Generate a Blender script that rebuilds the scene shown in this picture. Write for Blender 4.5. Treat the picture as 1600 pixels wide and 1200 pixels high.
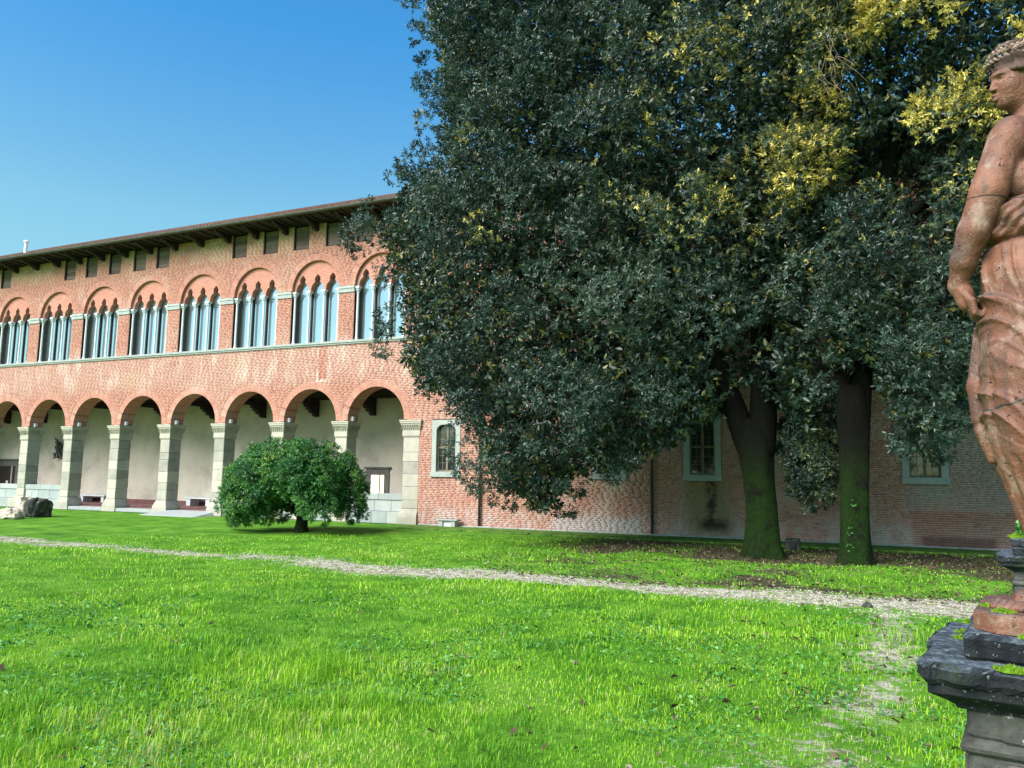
import bpy, bmesh, math, random
import numpy as np
from mathutils import Vector, Matrix

# ---------------------------------------------------------------- clear, camera, world, sun, exposure
for o in list(bpy.data.objects):
    bpy.data.objects.remove(o)
SC = bpy.context.scene
COL = SC.collection
rng = np.random.default_rng(7)
random.seed(7)
R = math.radians

WALL_Y = 28.0            # facade plane; x runs along the facade, y runs towards it, z is up
CAM_H = 2.0576
YAW, PITCH, ROLL = 0.415509, 0.119392, 0.014147

def camera_axes():
    fw = np.array([-math.sin(YAW) * math.cos(PITCH), math.cos(YAW) * math.cos(PITCH), math.sin(PITCH)])
    r = np.cross(fw, [0, 0, 1.0]); r /= np.linalg.norm(r)
    u = np.cross(r, fw)
    return fw, r * math.cos(ROLL) + u * math.sin(ROLL), u * math.cos(ROLL) - r * math.sin(ROLL)
FW, RT, UP = camera_axes()
cam = bpy.data.cameras.new('camera')
cam.sensor_width = 36.0
cam.lens = 27.0
cam.clip_start = 0.05
cam.clip_end = 3000
cam_o = bpy.data.objects.new('camera', cam)
COL.objects.link(cam_o)
m = Matrix.Identity(4)
for i in range(3):
    m[i][0], m[i][1], m[i][2] = RT[i], UP[i], -FW[i]
m[0][3], m[1][3], m[2][3] = 0, 0, CAM_H
cam_o.matrix_world = m
SC.camera = cam_o

SUN_AZ, SUN_EL = 206.0, 40.0         # azimuth clockwise from +y
world = bpy.data.worlds.new('World')
SC.world = world
world.use_nodes = True
wn = world.node_tree
sky = wn.nodes.new('ShaderNodeTexSky')
sky.sky_type = 'NISHITA'
sky.sun_disc = False
sky.sun_elevation = R(SUN_EL)
sky.sun_rotation = R(SUN_AZ)
sky.air_density = 1.0
sky.dust_density = 0.3
sky.ozone_density = 2.5
# clear-air grade of the sky by height above the horizon, the same all round: pale cyan low, deeper blue high
tc_ = wn.nodes.new('ShaderNodeTexCoord'); sp_ = wn.nodes.new('ShaderNodeSeparateXYZ'); rp_ = wn.nodes.new('ShaderNodeValToRGB'); mx_ = wn.nodes.new('ShaderNodeMix')
mx_.data_type = 'RGBA'; mx_.blend_type = 'MULTIPLY'; mx_.inputs['Factor'].default_value = 1.0
wn.links.new(tc_.outputs['Generated'], sp_.inputs[0]); wn.links.new(sp_.outputs[2], rp_.inputs[0])
while len(rp_.color_ramp.elements) < 5: rp_.color_ramp.elements.new(.5)
for e_, (p_, c_) in zip(rp_.color_ramp.elements, [(.20, (.74, .94, .76)), (.30, (.71, 1.03, .87)), (.424, (.47, .96, 1.04)), (.505, (.32, .93, 1.13)), (.65, (.26, .88, 1.13))]):
    e_.position = p_; e_.color = (*c_, 1)
wn.links.new(sky.outputs[0], mx_.inputs[6]); wn.links.new(rp_.outputs[0], mx_.inputs[7])
wn.links.new(mx_.outputs[2], wn.nodes['Background'].inputs[0])
wn.nodes['Background'].inputs[1].default_value = 0.083

sun = bpy.data.lights.new('sun', 'SUN')
sun.energy = 3.2
sun.angle = R(46.0)
sun.color = (1.0, 0.94, 0.85)
sun_o = bpy.data.objects.new('sun', sun)
COL.objects.link(sun_o)
SUN_DIR = Vector((math.sin(R(SUN_AZ)) * math.cos(R(SUN_EL)), math.cos(R(SUN_AZ)) * math.cos(R(SUN_EL)), math.sin(R(SUN_EL))))
sun_o.rotation_euler = SUN_DIR.to_track_quat('Z', 'Y').to_euler()
sun_o.location = (20, -40, 40)

SC.view_settings.view_transform = 'Standard'
SC.view_settings.look = 'None'
SC.view_settings.gamma = 1.0
SC.view_settings.exposure = 1.47
SC.render.engine = 'CYCLES'
SC.cycles.max_bounces = 7
SC.cycles.diffuse_bounces = 4
SC.cycles.transparent_max_bounces = 6
SC.cycles.use_denoising = True
SC.cycles.denoising_prefilter = 'NONE'

# ---------------------------------------------------------------- helpers: objects
def tag(o, label=None, category=None, group=None, kind=None):
    if label: o['label'] = label
    if category: o['category'] = category
    if group: o['group'] = group
    if kind: o['kind'] = kind
    return o

def empty(name, loc=(0, 0, 0), rz=0.0, label=None, category=None, group=None):
    o = bpy.data.objects.new(name, None)
    COL.objects.link(o)
    o.location = loc
    o.rotation_euler = (0, 0, rz)
    o.empty_display_size = 0.2
    return tag(o, label, category, group)

def link_mesh(name, me, parent=None, loc=(0, 0, 0), rot=(0, 0, 0)):
    o = bpy.data.objects.new(name, me)
    COL.objects.link(o)
    o.location = loc
    o.rotation_euler = rot
    if parent is not None:
        o.parent = parent
    return o

def copy_tree(o, parent=None):
    c = o.copy()
    COL.objects.link(c)
    c.parent = parent
    for ch in list(o.children):
        copy_tree(ch, c)
    return c

def np_mesh(name, verts, faces, mat=None, tint=None, smooth=False, col=None):
    """verts (n,3); faces (m,3) or (m,4) arrays; tint: per-face float attribute."""
    verts = np.asarray(verts, dtype=np.float32)
    faces = np.asarray(faces, dtype=np.int32)
    me = bpy.data.meshes.new(name)
    k = faces.shape[1]
    me.vertices.add(len(verts))
    me.vertices.foreach_set('co', verts.ravel())
    me.loops.add(faces.size)
    me.loops.foreach_set('vertex_index', faces.ravel())
    me.polygons.add(len(faces))
    me.polygons.foreach_set('loop_start', np.arange(len(faces), dtype=np.int32) * k)
    me.polygons.foreach_set('loop_total', np.full(len(faces), k, dtype=np.int32))
    if smooth:
        me.polygons.foreach_set('use_smooth', np.ones(len(faces), dtype=bool))
    if tint is not None:
        a = me.attributes.new('tint', 'FLOAT', 'FACE')
        a.data.foreach_set('value', np.asarray(tint, dtype=np.float32))
    me.update(calc_edges=True)
    me.validate()
    if mat is not None:
        me.materials.append(mat)
    return me

class MB:
    """collects shapes (python lists) and builds one mesh"""
    def __init__(s):
        s.v = []; s.f = []; s.t = []
    def add(s, vs, fs, tint=None):
        b = len(s.v)
        s.v.extend([tuple(p) for p in vs])
        t = random.random() if tint is None else tint
        for f in fs:
            s.f.append(tuple(i + b for i in f)); s.t.append(t)
    def box(s, x0, x1, y0, y1, z0, z1, tint=None, ch=0.0):
        if ch <= 0:
            v = [(x0, y0, z0), (x1, y0, z0), (x1, y1, z0), (x0, y1, z0), (x0, y0, z1), (x1, y0, z1), (x1, y1, z1), (x0, y1, z1)]
            s.add(v, [(0, 3, 2, 1), (4, 5, 6, 7), (0, 1, 5, 4), (1, 2, 6, 5), (2, 3, 7, 6), (3, 0, 4, 7)], tint)
        else:                                   # box with chamfered vertical and top/bottom edges
            c = ch
            ring = lambda z, i: [(x0 + c + i, y0 + i, z), (x1 - c - i, y0 + i, z), (x1 - i, y0 + c + i, z), (x1 - i, y1 - c - i, z),
                                 (x1 - c - i, y1 - i, z), (x0 + c + i, y1 - i, z), (x0 + i, y1 - c - i, z), (x0 + i, y0 + c + i, z)]
            s.loft([ring(z0, c * .7), ring(z0 + c, 0), ring(z1 - c, 0), ring(z1, c * .7)], True, True, tint)
    def loft(s, rings, cap0=True, cap1=True, tint=None, closed=True):
        n = len(rings[0]); vs = [p for r_ in rings for p in r_]; fs = []
        for k in range(len(rings) - 1):
            for i in range(n if closed else n - 1):
                j = (i + 1) % n
                fs.append((k * n + i, k * n + j, (k + 1) * n + j, (k + 1) * n + i))
        if cap0: fs.append(tuple(range(n - 1, -1, -1)))
        if cap1: fs.append(tuple((len(rings) - 1) * n + i for i in range(n)))
        s.add(vs, fs, tint)
    def lathe(s, prof, c=(0, 0, 0), n=12, tint=None):
        rings = [[(c[0] + r_ * math.cos(2 * math.pi * i / n), c[1] + r_ * math.sin(2 * math.pi * i / n), c[2] + z) for i in range(n)] for r_, z in prof]
        s.loft(rings, True, True, tint)
    def tube(s, pts, rad, n=8, tint=None):
        pts = [Vector(p) for p in pts]
        rads = rad if hasattr(rad, '__len__') else [rad] * len(pts)
        rings = []; ref = None
        for i, p in enumerate(pts):
            d = (pts[min(i + 1, len(pts) - 1)] - pts[max(i - 1, 0)]).normalized()
            if ref is None:
                ref = d.orthogonal().normalized()
            ref = (ref - d * ref.dot(d)).normalized()
            b = d.cross(ref)
            rings.append([tuple(p + (ref * math.cos(2 * math.pi * k / n) + b * math.sin(2 * math.pi * k / n)) * rads[i]) for k in range(n)])
        s.loft(rings, True, True, tint)
    def mesh(s, name, mat, smooth=False):
        me = bpy.data.meshes.new(name)
        me.from_pydata(s.v, [], s.f)
        a = me.attributes.new('tint', 'FLOAT', 'FACE')
        a.data.foreach_set('value', np.asarray(s.t, dtype=np.float32))
        if smooth:
            me.polygons.foreach_set('use_smooth', np.ones(len(s.f), dtype=bool))
        me.materials.append(mat)
        me.update()
        return me
    def build(s, name, mat, parent=None, smooth=False, loc=(0, 0, 0), rot=(0, 0, 0)):
        return link_mesh(name, s.mesh(name, mat, smooth), parent, loc, rot)

def boxes_np(x0, x1, y0, y1, z0, z1, back=False):
    """vectorised boxes -> verts, quads, box index per quad"""
    n = len(x0)
    V = np.empty((n, 8, 3), dtype=np.float32)
    for i, (a, b, c) in enumerate([(x0, y0, z0), (x1, y0, z0), (x1, y1, z0), (x0, y1, z0), (x0, y0, z1), (x1, y0, z1), (x1, y1, z1), (x0, y1, z1)]):
        V[:, i, 0], V[:, i, 1], V[:, i, 2] = a, b, c
    q = [(0, 3, 2, 1), (4, 5, 6, 7), (0, 1, 5, 4), (1, 2, 6, 5), (3, 0, 4, 7)] + ([(2, 3, 7, 6)] if back else [])
    q = np.array(q, dtype=np.int32)
    F = (np.arange(n, dtype=np.int32)[:, None, None] * 8 + q[None]).reshape(-1, 4)
    return V.reshape(-1, 3), F, np.repeat(np.arange(n), len(q))

# ---------------------------------------------------------------- helpers: materials
class NT:
    def __init__(s, name):
        s.m = bpy.data.materials.new(name); s.m.use_nodes = True
        s.t = s.m.node_tree; s.n = s.t.nodes
        s.b = s.n['Principled BSDF']
        s.out = s.n['Material Output']
    def node(s, typ, **kw):
        x = s.n.new(typ)
        for k, v in kw.items(): setattr(x, k, v)
        return x
    def link(s, a, b): s.t.links.new(a, b)
    def put(s, inp, v):
        if hasattr(v, 'is_output') or hasattr(v, 'links'): s.link(v, inp)
        elif isinstance(v, tuple) and len(v) == 3 and inp.type == 'RGBA': inp.default_value = (*v, 1)
        else: inp.default_value = v
    def pos(s): return s.node('ShaderNodeNewGeometry').outputs['Position']
    def obj(s): return s.node('ShaderNodeTexCoord').outputs['Object']
    def noise(s, vec, scale, detail=4, rough=.55, dist=0.0):
        x = s.node('ShaderNodeTexNoise'); s.put(x.inputs['Vector'], vec)
        x.inputs['Scale'].default_value = scale; x.inputs['Detail'].default_value = detail
        x.inputs['Roughness'].default_value = rough; x.inputs['Distortion'].default_value = dist
        return x.outputs['Fac']
    def voro(s, vec, scale, feature='F1'):
        x = s.node('ShaderNodeTexVoronoi', feature=feature); s.put(x.inputs['Vector'], vec)
        x.inputs['Scale'].default_value = scale
        return x.outputs[0]
    def scale(s, vec, sc):
        x = s.node('ShaderNodeVectorMath', operation='MULTIPLY'); s.put(x.inputs[0], vec); x.inputs[1].default_value = sc
        return x.outputs[0]
    def math(s, op, a, b=0.0, clamp=False):
        x = s.node('ShaderNodeMath', operation=op, use_clamp=clamp); s.put(x.inputs[0], a); s.put(x.inputs[1], b)
        return x.outputs[0]
    def smooth(s, v, lo, hi):
        x = s.node('ShaderNodeMapRange', interpolation_type='SMOOTHSTEP'); s.put(x.inputs[0], v)
        x.inputs[1].default_value = lo; x.inputs[2].default_value = hi
        return x.outputs[0]
    def sep(s, vec):
        x = s.node('ShaderNodeSeparateXYZ'); s.put(x.inputs[0], vec); return x.outputs
    def ramp(s, fac, stops, interp='LINEAR'):
        x = s.node('ShaderNodeValToRGB'); s.put(x.inputs[0], fac); cr = x.color_ramp; cr.interpolation = interp
        while len(cr.elements) < len(stops): cr.elements.new(.5)
        for e, (p, c) in zip(cr.elements, stops): e.position = p; e.color = (*c, 1)
        return x.outputs[0]
    def mix(s, f, a, b, blend='MIX'):
        x = s.node('ShaderNodeMix', data_type='RGBA', blend_type=blend); s.put(x.inputs['Factor'], f)
        s.put(x.inputs[6], a); s.put(x.inputs[7], b); return x.outputs[2]
    def attr(s, name='tint'):
        x = s.node('ShaderNodeAttribute'); x.attribute_name = name; return x.outputs['Fac']
    def bump(s, h, strength=.5, dist=.01):
        x = s.node('ShaderNodeBump'); s.put(x.inputs['Height'], h)
        x.inputs['Strength'].default_value = strength; x.inputs['Distance'].default_value = dist
        s.link(x.outputs[0], s.b.inputs['Normal'])
    def done(s, color, rough=.85, spec=.3):
        s.put(s.b.inputs['Base Color'], color); s.put(s.b.inputs['Roughness'], rough)
        s.b.inputs['Specular IOR Level'].default_value = spec
        return s.m

def window_mask(t, xyz, x0, x1, z0, z1, e=.25):
    """soft rectangle in facade coordinates"""
    a = t.math('MULTIPLY', t.smooth(xyz[0], x0 - e, x0 + e), t.math('SUBTRACT', 1.0, t.smooth(xyz[0], x1 - e, x1 + e)))
    b = t.math('MULTIPLY', t.smooth(xyz[2], z0 - e, z0 + e), t.math('SUBTRACT', 1.0, t.smooth(xyz[2], z1 - e, z1 + e)))
    return t.math('MULTIPLY', a, b)

def weather(t, c, p, xyz, mortar):
    """limewash, efflorescence and stains that belong to the wall itself"""
    n1 = t.noise(p, .55, 5, .6)
    n2 = t.noise(t.scale(p, (1.6, 1, .35)), 1.1, 4, .6)       # drips: stretched downwards
    n3 = t.noise(p, 3.2, 4, .65)
    pale = t.math('MULTIPLY', t.smooth(n2, .48, .72), .55)
    band = window_mask(t, xyz, -60, -16, 6.2, 8.2, .5)
    c = t.mix(t.math('MULTIPLY', band, t.math('ADD', .14, pale)), c, (.68, .55, .48))
    c = t.mix(t.math('MULTIPLY', t.smooth(n1, .5, .7), .30), c, (.60, .46, .38))
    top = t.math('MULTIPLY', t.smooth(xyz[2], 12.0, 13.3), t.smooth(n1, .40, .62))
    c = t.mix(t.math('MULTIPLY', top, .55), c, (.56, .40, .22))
    # blocked putlog hole with a rim of lime, two patches of newer brick
    pa = window_mask(t, xyz, -22.05, -21.35, 6.15, 7.75, .03); pb = window_mask(t, xyz, -21.95, -21.45, 6.28, 7.85, .03)
    c = t.mix(t.math('MULTIPLY', t.math('SUBTRACT', pa, pb, True), t.smooth(n3, .42, .62)), c, (.58, .48, .42))
    c = t.mix(t.math('MULTIPLY', pb, .45), c, (.40, .12, .08))
    for x0_, x1_, z0_, z1_ in ((-30.3, -29.3, 12.4, 13.6), (-28.9, -28.0, 12.4, 13.6), (-42.6, -41.7, 12.4, 13.6), (-34.6, -33.2, 6.3, 7.1), (-27.4, -26.2, 6.9, 7.6)):
        c = t.mix(t.math('MULTIPLY', window_mask(t, xyz, x0_, x1_, z0_, z1_, .06), .38), c, (.50, .34, .24))
    # ground floor right of the portico: white salts low on the wall
    low = t.math('MULTIPLY', t.smooth(xyz[0], -16.8, -16.4), t.math('SUBTRACT', 1.0, t.smooth(xyz[2], .35, 1.0)))
    c = t.mix(t.math('MULTIPLY', t.math('MULTIPLY', low, t.smooth(n3, .35, .65)), .6), c, (.52, .44, .42))
    pl = window_mask(t, xyz, -10.4, -7.1, -.3, .55, .18)
    c = t.mix(t.math('MULTIPLY', t.math('MULTIPLY', pl, t.smooth(n3, .3, .5)), .7), c, (.46, .42, .42))
    pat = t.math('MULTIPLY', t.smooth(xyz[0], -16.8, -16.2), t.math('SUBTRACT', 1.0, t.smooth(xyz[2], 2.2, 6.0)))
    c = t.mix(t.math('MULTIPLY', t.math('MULTIPLY', pat, t.smooth(n1, .46, .66)), .38), c, (.56, .44, .38))
    # damp stain under the second window
    st = window_mask(t, xyz, -5.5, -3.9, .1, 2.1, .35)
    c = t.mix(t.math('MULTIPLY', st, .75), c, (.24, .19, .09))
    st2 = window_mask(t, xyz, -4.75, -4.4, .3, 2.2, .16)
    c = t.mix(t.math('MULTIPLY', st2, t.smooth(n3, .35, .6)), c, (.05, .045, .03))
    st3 = window_mask(t, xyz, -5.0, -4.0, .28, .62, .22)
    c = t.mix(t.math('MULTIPLY', st3, .9), c, (.022, .017, .010))
    # greyer relaid brick round the right-hand window, darker red skirting below it
    gz = window_mask(t, xyz, 1.5, 9, 1.15, 6.5, .2)
    c = t.mix(t.math('MULTIPLY', gz, .62), c, (.30, .23, .20) if not mortar else (.56, .50, .44))
    dz = window_mask(t, xyz, 1.7, 9, .0, 1.12, .10)
    c = t.mix(t.math('MULTIPLY', dz, .5), c, (.27, .085, .055) if not mortar else (.48, .36, .29))
    dz2 = window_mask(t, xyz, 2.0, 4.0, .0, .35, .10)
    c = t.mix(t.math('MULTIPLY', dz2, .6), c, (.07, .025, .018))
    gr = window_mask(t, xyz, 1.9, 2.8, 1.5, 2.0, .15)
    c = t.mix(t.math('MULTIPLY', gr, .35), c, (.30, .36, .27))
    return c

M = {}
def brick_mat(name, mortar=False):
    t = NT(name); p = t.pos(); xyz = t.sep(p)
    if mortar:
        c = t.ramp(t.noise(p, 9, 4), [(.3, (.48, .32, .26)), (.7, (.62, .47, .40))])
        pale = t.math('MULTIPLY', t.smooth(xyz[0], -16.9, -16.2), t.math('SUBTRACT', 1.0, t.smooth(xyz[2], 5.0, 7.0)))
        c = t.mix(pale, t.ramp(t.noise(p, 9, 4), [(.3, (.44, .22, .17)), (.7, (.52, .31, .25))]), c)   # older, redder lime on the upper facade
    else:
        c = t.ramp(t.attr(), [(0, (.20, .066, .050)), (.18, (.31, .102, .076)), (.45, (.39, .144, .105)), (.7, (.43, .178, .134)), (.88, (.43, .235, .185)), (1, (.32, .20, .17))])
        c = t.mix(t.smooth(t.noise(p, 26, 3), .42, .72), c, (.54, .36, .27))
    c = weather(t, c, p, xyz, mortar)
    t.bump(t.noise(p, 60, 4), .25, .004)
    return t.done(c, .92, .2)
M['brick'] = brick_mat('brick')
M['mortar'] = brick_mat('mortar', True)

def simple(name, stops, scale=6, rough=.85, spec=.3, bump=(40, .4, .005), tintmix=.5, world_space=True):
    t = NT(name); p = t.pos() if world_space else t.obj()
    c = t.ramp(t.noise(p, scale, 5, .6), stops)
    if tintmix:
        c = t.mix(tintmix, c, t.ramp(t.attr(), [(0, stops[0][1]), (1, stops[-1][1])]))
    if bump: t.bump(t.noise(p, bump[0], 4), bump[1], bump[2])
    return t.done(c, rough, spec)
M['stone'] = simple('pier_stone', [(.25, (.22, .21, .185)), (.5, (.39, .37, .31)), (.75, (.53, .485, .39))], 2.6, tintmix=.6)
M['greystone'] = simple('grey_stone', [(.25, (.21, .245, .25)), (.5, (.32, .36, .36)), (.75, (.43, .44, .40))], 2.0)
M['trimstone'] = simple('trim_stone', [(.25, (.25, .29, .275)), (.75, (.42, .445, .41))], 3.0, tintmix=.3)
M['marble'] = simple('marble', [(.25, (.50, .53, .55)), (.75, (.70, .73, .75))], 5.0, .5, .4, None, .2)
M['plaster'] = simple('plaster', [(.25, (.40, .345, .295)), (.48, (.58, .515, .44)), (.75, (.68, .61, .525))], .8, .95, .1, (25, .25, .004), 0)
M['darkwood'] = simple('dark_wood', [(.3, (.016, .012, .010)), (.7, (.045, .033, .027))], 8, .75, .3, None, .3)
M['shutter'] = simple('shutter_wood', [(.3, (.075, .055, .045)), (.7, (.19, .145, .12))], 5, .85, .2, None, .7)
M['rooftile'] = simple('roof_tile', [(.25, (.30, .14, .09)), (.5, (.46, .25, .17)), (.75, (.52, .36, .27))], 3, .9, .2, None, .6)
M['gutter'] = simple('gutter_metal', [(.3, (.05, .055, .05)), (.7, (.10, .105, .095))], 4, .5, .5, None, 0)
M['redfloor'] = simple('red_floor', [(.3, (.13, .055, .06)), (.7, (.20, .09, .085))], 4, .6, .3, None, 0)
M['white'] = simple('white_paint', [(.3, (.68, .68, .66)), (.7, (.80, .80, .78))], 6, .6, .3, None, 0)
M['bronze'] = simple('bronze', [(.3, (.02, .024, .024)), (.7, (.07, .08, .075))], 9, .5, .5, None, 0)
def glass_mat():
    t = NT('reflective_glass'); p = t.pos()
    t.b.inputs['Metallic'].default_value = .85
    t.bump(t.noise(p, 1.3, 2), .05, .02)
    return t.done((.46, .53, .57), .03, .5)
M['glass'] = glass_mat()
def dark_glass():
    t = NT('old_window_glass'); p = t.pos()
    t.bump(t.noise(p, 5, 2), .12, .02)
    return t.done(t.ramp(t.noise(p, 3, 2), [(.3, (.012, .017, .02)), (.7, (.04, .045, .05))]), .07, .6)
M['oldglass'] = dark_glass()
# ---------------------------------------------------------------- the palace
PITCH_X, CX0 = 3.52, -18.80
BAYS = list(range(0, 10))                       # bay 0 is the right-most arch, 9 lies left of the frame
cxs = [CX0 - PITCH_X * k for k in BAYS]
AR, A_SPR = 1.45, 4.40                          # arch radius, springing height
A_RING = .30
WHALF, W_SILL, W_SPR = 1.33, 7.97, 10.52        # upper windows
W_RING = .30
X_LEFT, X_RIGHT = cxs[-1] - 1.76, 13.0
EAVE_Z = 13.62
ATTIC = [-44.52, -39.1, -37.4, -35.6, -33.77, -32.12, -27.0, -25.07, -23.25, -21.4, -19.7, -17.95]
LOWWIN = [-15.29, -11.77, -8.33, -4.88, -1.35, 2.16, 5.7]
LW_HALF, LW_Z0, LW_Z1 = .66, 1.98, 4.34

palace = empty('palace', (0, 0, 0), 0, 'long red brick palace with arcaded portico and rows of three-light gothic windows', 'palace')
wall_o = None

def holes_at(z, grow=0.0):
    """x intervals that are open in the facade at height z (grow widens the round heads: space of the brick rings)"""
    out = []
    for c in cxs:
        if z < A_SPR: out.append((c - AR, c + AR))
        elif z < A_SPR + AR + grow:
            h = math.sqrt(max(0, (AR + grow) ** 2 - (z - A_SPR) ** 2)); out.append((c - h, c + h))
        if W_SILL - .10 < z < W_SPR: out.append((c - WHALF, c + WHALF))
        elif W_SPR <= z < W_SPR + WHALF + grow:
            h = math.sqrt(max(0, (WHALF + grow) ** 2 - (z - W_SPR) ** 2)); out.append((c - h, c + h))
    for a in ATTIC:
        if 12.46 < z: out.append((a - .45, a + .45))
    for a in LOWWIN:
        if LW_Z0 < z < LW_Z1: out.append((a - LW_HALF, a + LW_HALF))
    if z < 4.40: out.append((cxs[-1] - 1.9, -16.56))
    out.append((X_RIGHT, 999)); out.append((-999, X_LEFT))
    out.sort()
    return out

def solids_at(z, grow=0.0):
    res = []; x = -999
    for a, b in holes_at(z, grow):
        if a > x + .02: res.append((x, a))
        x = max(x, b)
    return [(a, b) for a, b in res if a > -900 and b - a > .03]

COURSE = .0728
n_course = int(EAVE_Z / COURSE)
# mortar bed: one strip per course, its edges tucked behind rings and frames
mv, mf = [], []
bx0, bx1, bz0, bz1 = [], [], [], []
for k in range(n_course):
    z0, z1 = k * COURSE, (k + 1) * COURSE
    zc = (z0 + z1) / 2
    for a, b in solids_at(zc, .16):
        i = len(mv)
        mv += [(a, WALL_Y + .004, z0), (b, WALL_Y + .004, z0), (b, WALL_Y + .004, z1), (a, WALL_Y + .004, z1)]
        mf.append((i, i + 1, i + 2, i + 3))
    if z0 < 4.4 and False: continue
    for a, b in solids_at(zc, A_RING + .015):
        x = a + .006
        first = True
        while x < b - .03:
            L = random.uniform(.235, .275) if random.random() < .78 else .125
            if first: L *= random.uniform(.25, 1.0)
            first = False
            e = min(x + L, b - .006)
            if b - e < .06: e = b - .006
            bx0.append(x); bx1.append(e); bz0.append(z0 + .006 + random.uniform(-.002, .002)); bz1.append(z1 - .007 + random.uniform(-.002, .002))
            x = e + random.uniform(.006, .010)
# the wall body behind the mortar bed, in pieces that leave the openings free
wb = MB()
wb.v = mv; wb.f = mf; wb.t = [0.5] * len(mf)
wall_o = wb.build('wall', M['mortar'], palace)

bx0, bx1, bz0, bz1 = map(np.array, (bx0, bx1, bz0, bz1))
proud = WALL_Y + rng.uniform(-.0025, .0015, len(bx0))
btint = np.clip(rng.normal(.5, np.where((bx0 > -2.5) & (bz0 < 6), .26, np.where((bx0 > -16.5) & (bz0 < 6), .21, .17)), len(bx0)), 0, 1)
# the 300 bricks that show largest: free patches of the right-hand ground floor wall
bcx, bcz = (bx0 + bx1) / 2, (bz0 + bz1) / 2
cand = np.where((bcx > 1.3) & (bcx < 4.4) & (bcz > .3) & (bcz < 1.95))[0]
cand = cand[np.argsort(-(bcx[cand] - .3 * np.abs(bcz[cand] - 1.1)))]
near = np.zeros(len(bx0), bool); near[cand[:300]] = True
far = ~near
V, F, idx = boxes_np(bx0[far], bx1[far], proud[far], np.full(far.sum(), WALL_Y + .02), bz0[far], bz1[far])
o = link_mesh('brickwork', np_mesh('brickwork', V, F, M['brick'], btint[far][idx]), wall_o)
tag(o, kind='stuff')
for i in np.where(near)[0]:
    V, F, idx = boxes_np(bx0[i:i + 1], bx1[i:i + 1], proud[i:i + 1], np.array([WALL_Y + .02]), bz0[i:i + 1], bz1[i:i + 1], True)
    link_mesh('brick', np_mesh('brick', V, F, M['brick'], np.full(6, btint[i])), wall_o)

# brick rings of the arches
def ring_mesh(name, r0, r1, y0, y1, n, gap=.012):
    mb = MB()
    # mortar core slightly inside
    for i in range(n):
        a0, a1 = math.pi * i / n, math.pi * (i + 1) / n
        g = gap / r0 / 2
        def P(a, r_, y): return (r_ * math.cos(a), y, r_ * math.sin(a))
        b0, b1 = a0 + g, a1 - g
        v = [P(b0, r0, y0), P(b0, r1, y0), P(b1, r1, y0), P(b1, r0, y0), P(b0, r0, y1), P(b0, r1, y1), P(b1, r1, y1), P(b1, r0, y1)]
        mb.add(v, [(0, 1, 2, 3), (4, 7, 6, 5), (0, 3, 7, 4), (1, 5, 6, 2), (0, 4, 5, 1), (3, 2, 6, 7)], random.gauss(.5, .2))
    return mb.mesh(name, M['brick'])
def ring_core(name, r0, r1, y0, y1, n=40):
    mb = MB()
    for i in range(n):
        a0, a1 = math.pi * i / n, math.pi * (i + 1) / n
        P = lambda a, r_, y: (r_ * math.cos(a), y, r_ * math.sin(a))
        mb.add([P(a0, r0, y0), P(a0, r1, y0), P(a1, r1, y0), P(a1, r0, y0), P(a0, r0, y1), P(a1, r0, y1), P(a1, r1, y1), P(a0, r1, y1)],
               [(0, 1, 2, 3), (0, 3, 5, 4), (1, 7, 6, 2), (4, 5, 6, 7)], .5)
    return mb.mesh(name, M['mortar'])
arch_me = ring_mesh('arch', AR, AR + A_RING, WALL_Y - .012, WALL_Y + .78, 52)
arch_core = ring_core('arch_core', AR + .008, AR + A_RING - .01, WALL_Y - .004, WALL_Y + .77)
warch_me = ring_mesh('window_arch', WHALF, WHALF + W_RING, WALL_Y - .010, WALL_Y + .14, 48)
warch_core = ring_core('window_arch_core', WHALF + .006, WHALF + W_RING - .01, WALL_Y - .002, WALL_Y + .14)
for c in cxs:
    a = link_mesh('arch', arch_me, palace, (c, 0, A_SPR)); tag(a, kind='stuff')
    link_mesh('arch_mortar', arch_core, a)
# wall mass over the arches, seen from inside the portico
mb = MB()
for c in cxs:
    xs = np.linspace(-AR - .31, AR + .31, 25)
    for i in range(24):
        h0 = math.sqrt(max(0, (AR + .1) ** 2 - xs[i] ** 2)); h1 = math.sqrt(max(0, (AR + .1) ** 2 - xs[i + 1] ** 2))
        mb.add([(c + xs[i], WALL_Y + .76, A_SPR + h0), (c + xs[i + 1], WALL_Y + .76, A_SPR + h1), (c + xs[i + 1], WALL_Y + .76, 6.2), (c + xs[i], WALL_Y + .76, 6.2)], [(3, 2, 1, 0)])
mb.build('wall_inner_face', M['plaster'], palace)

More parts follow.
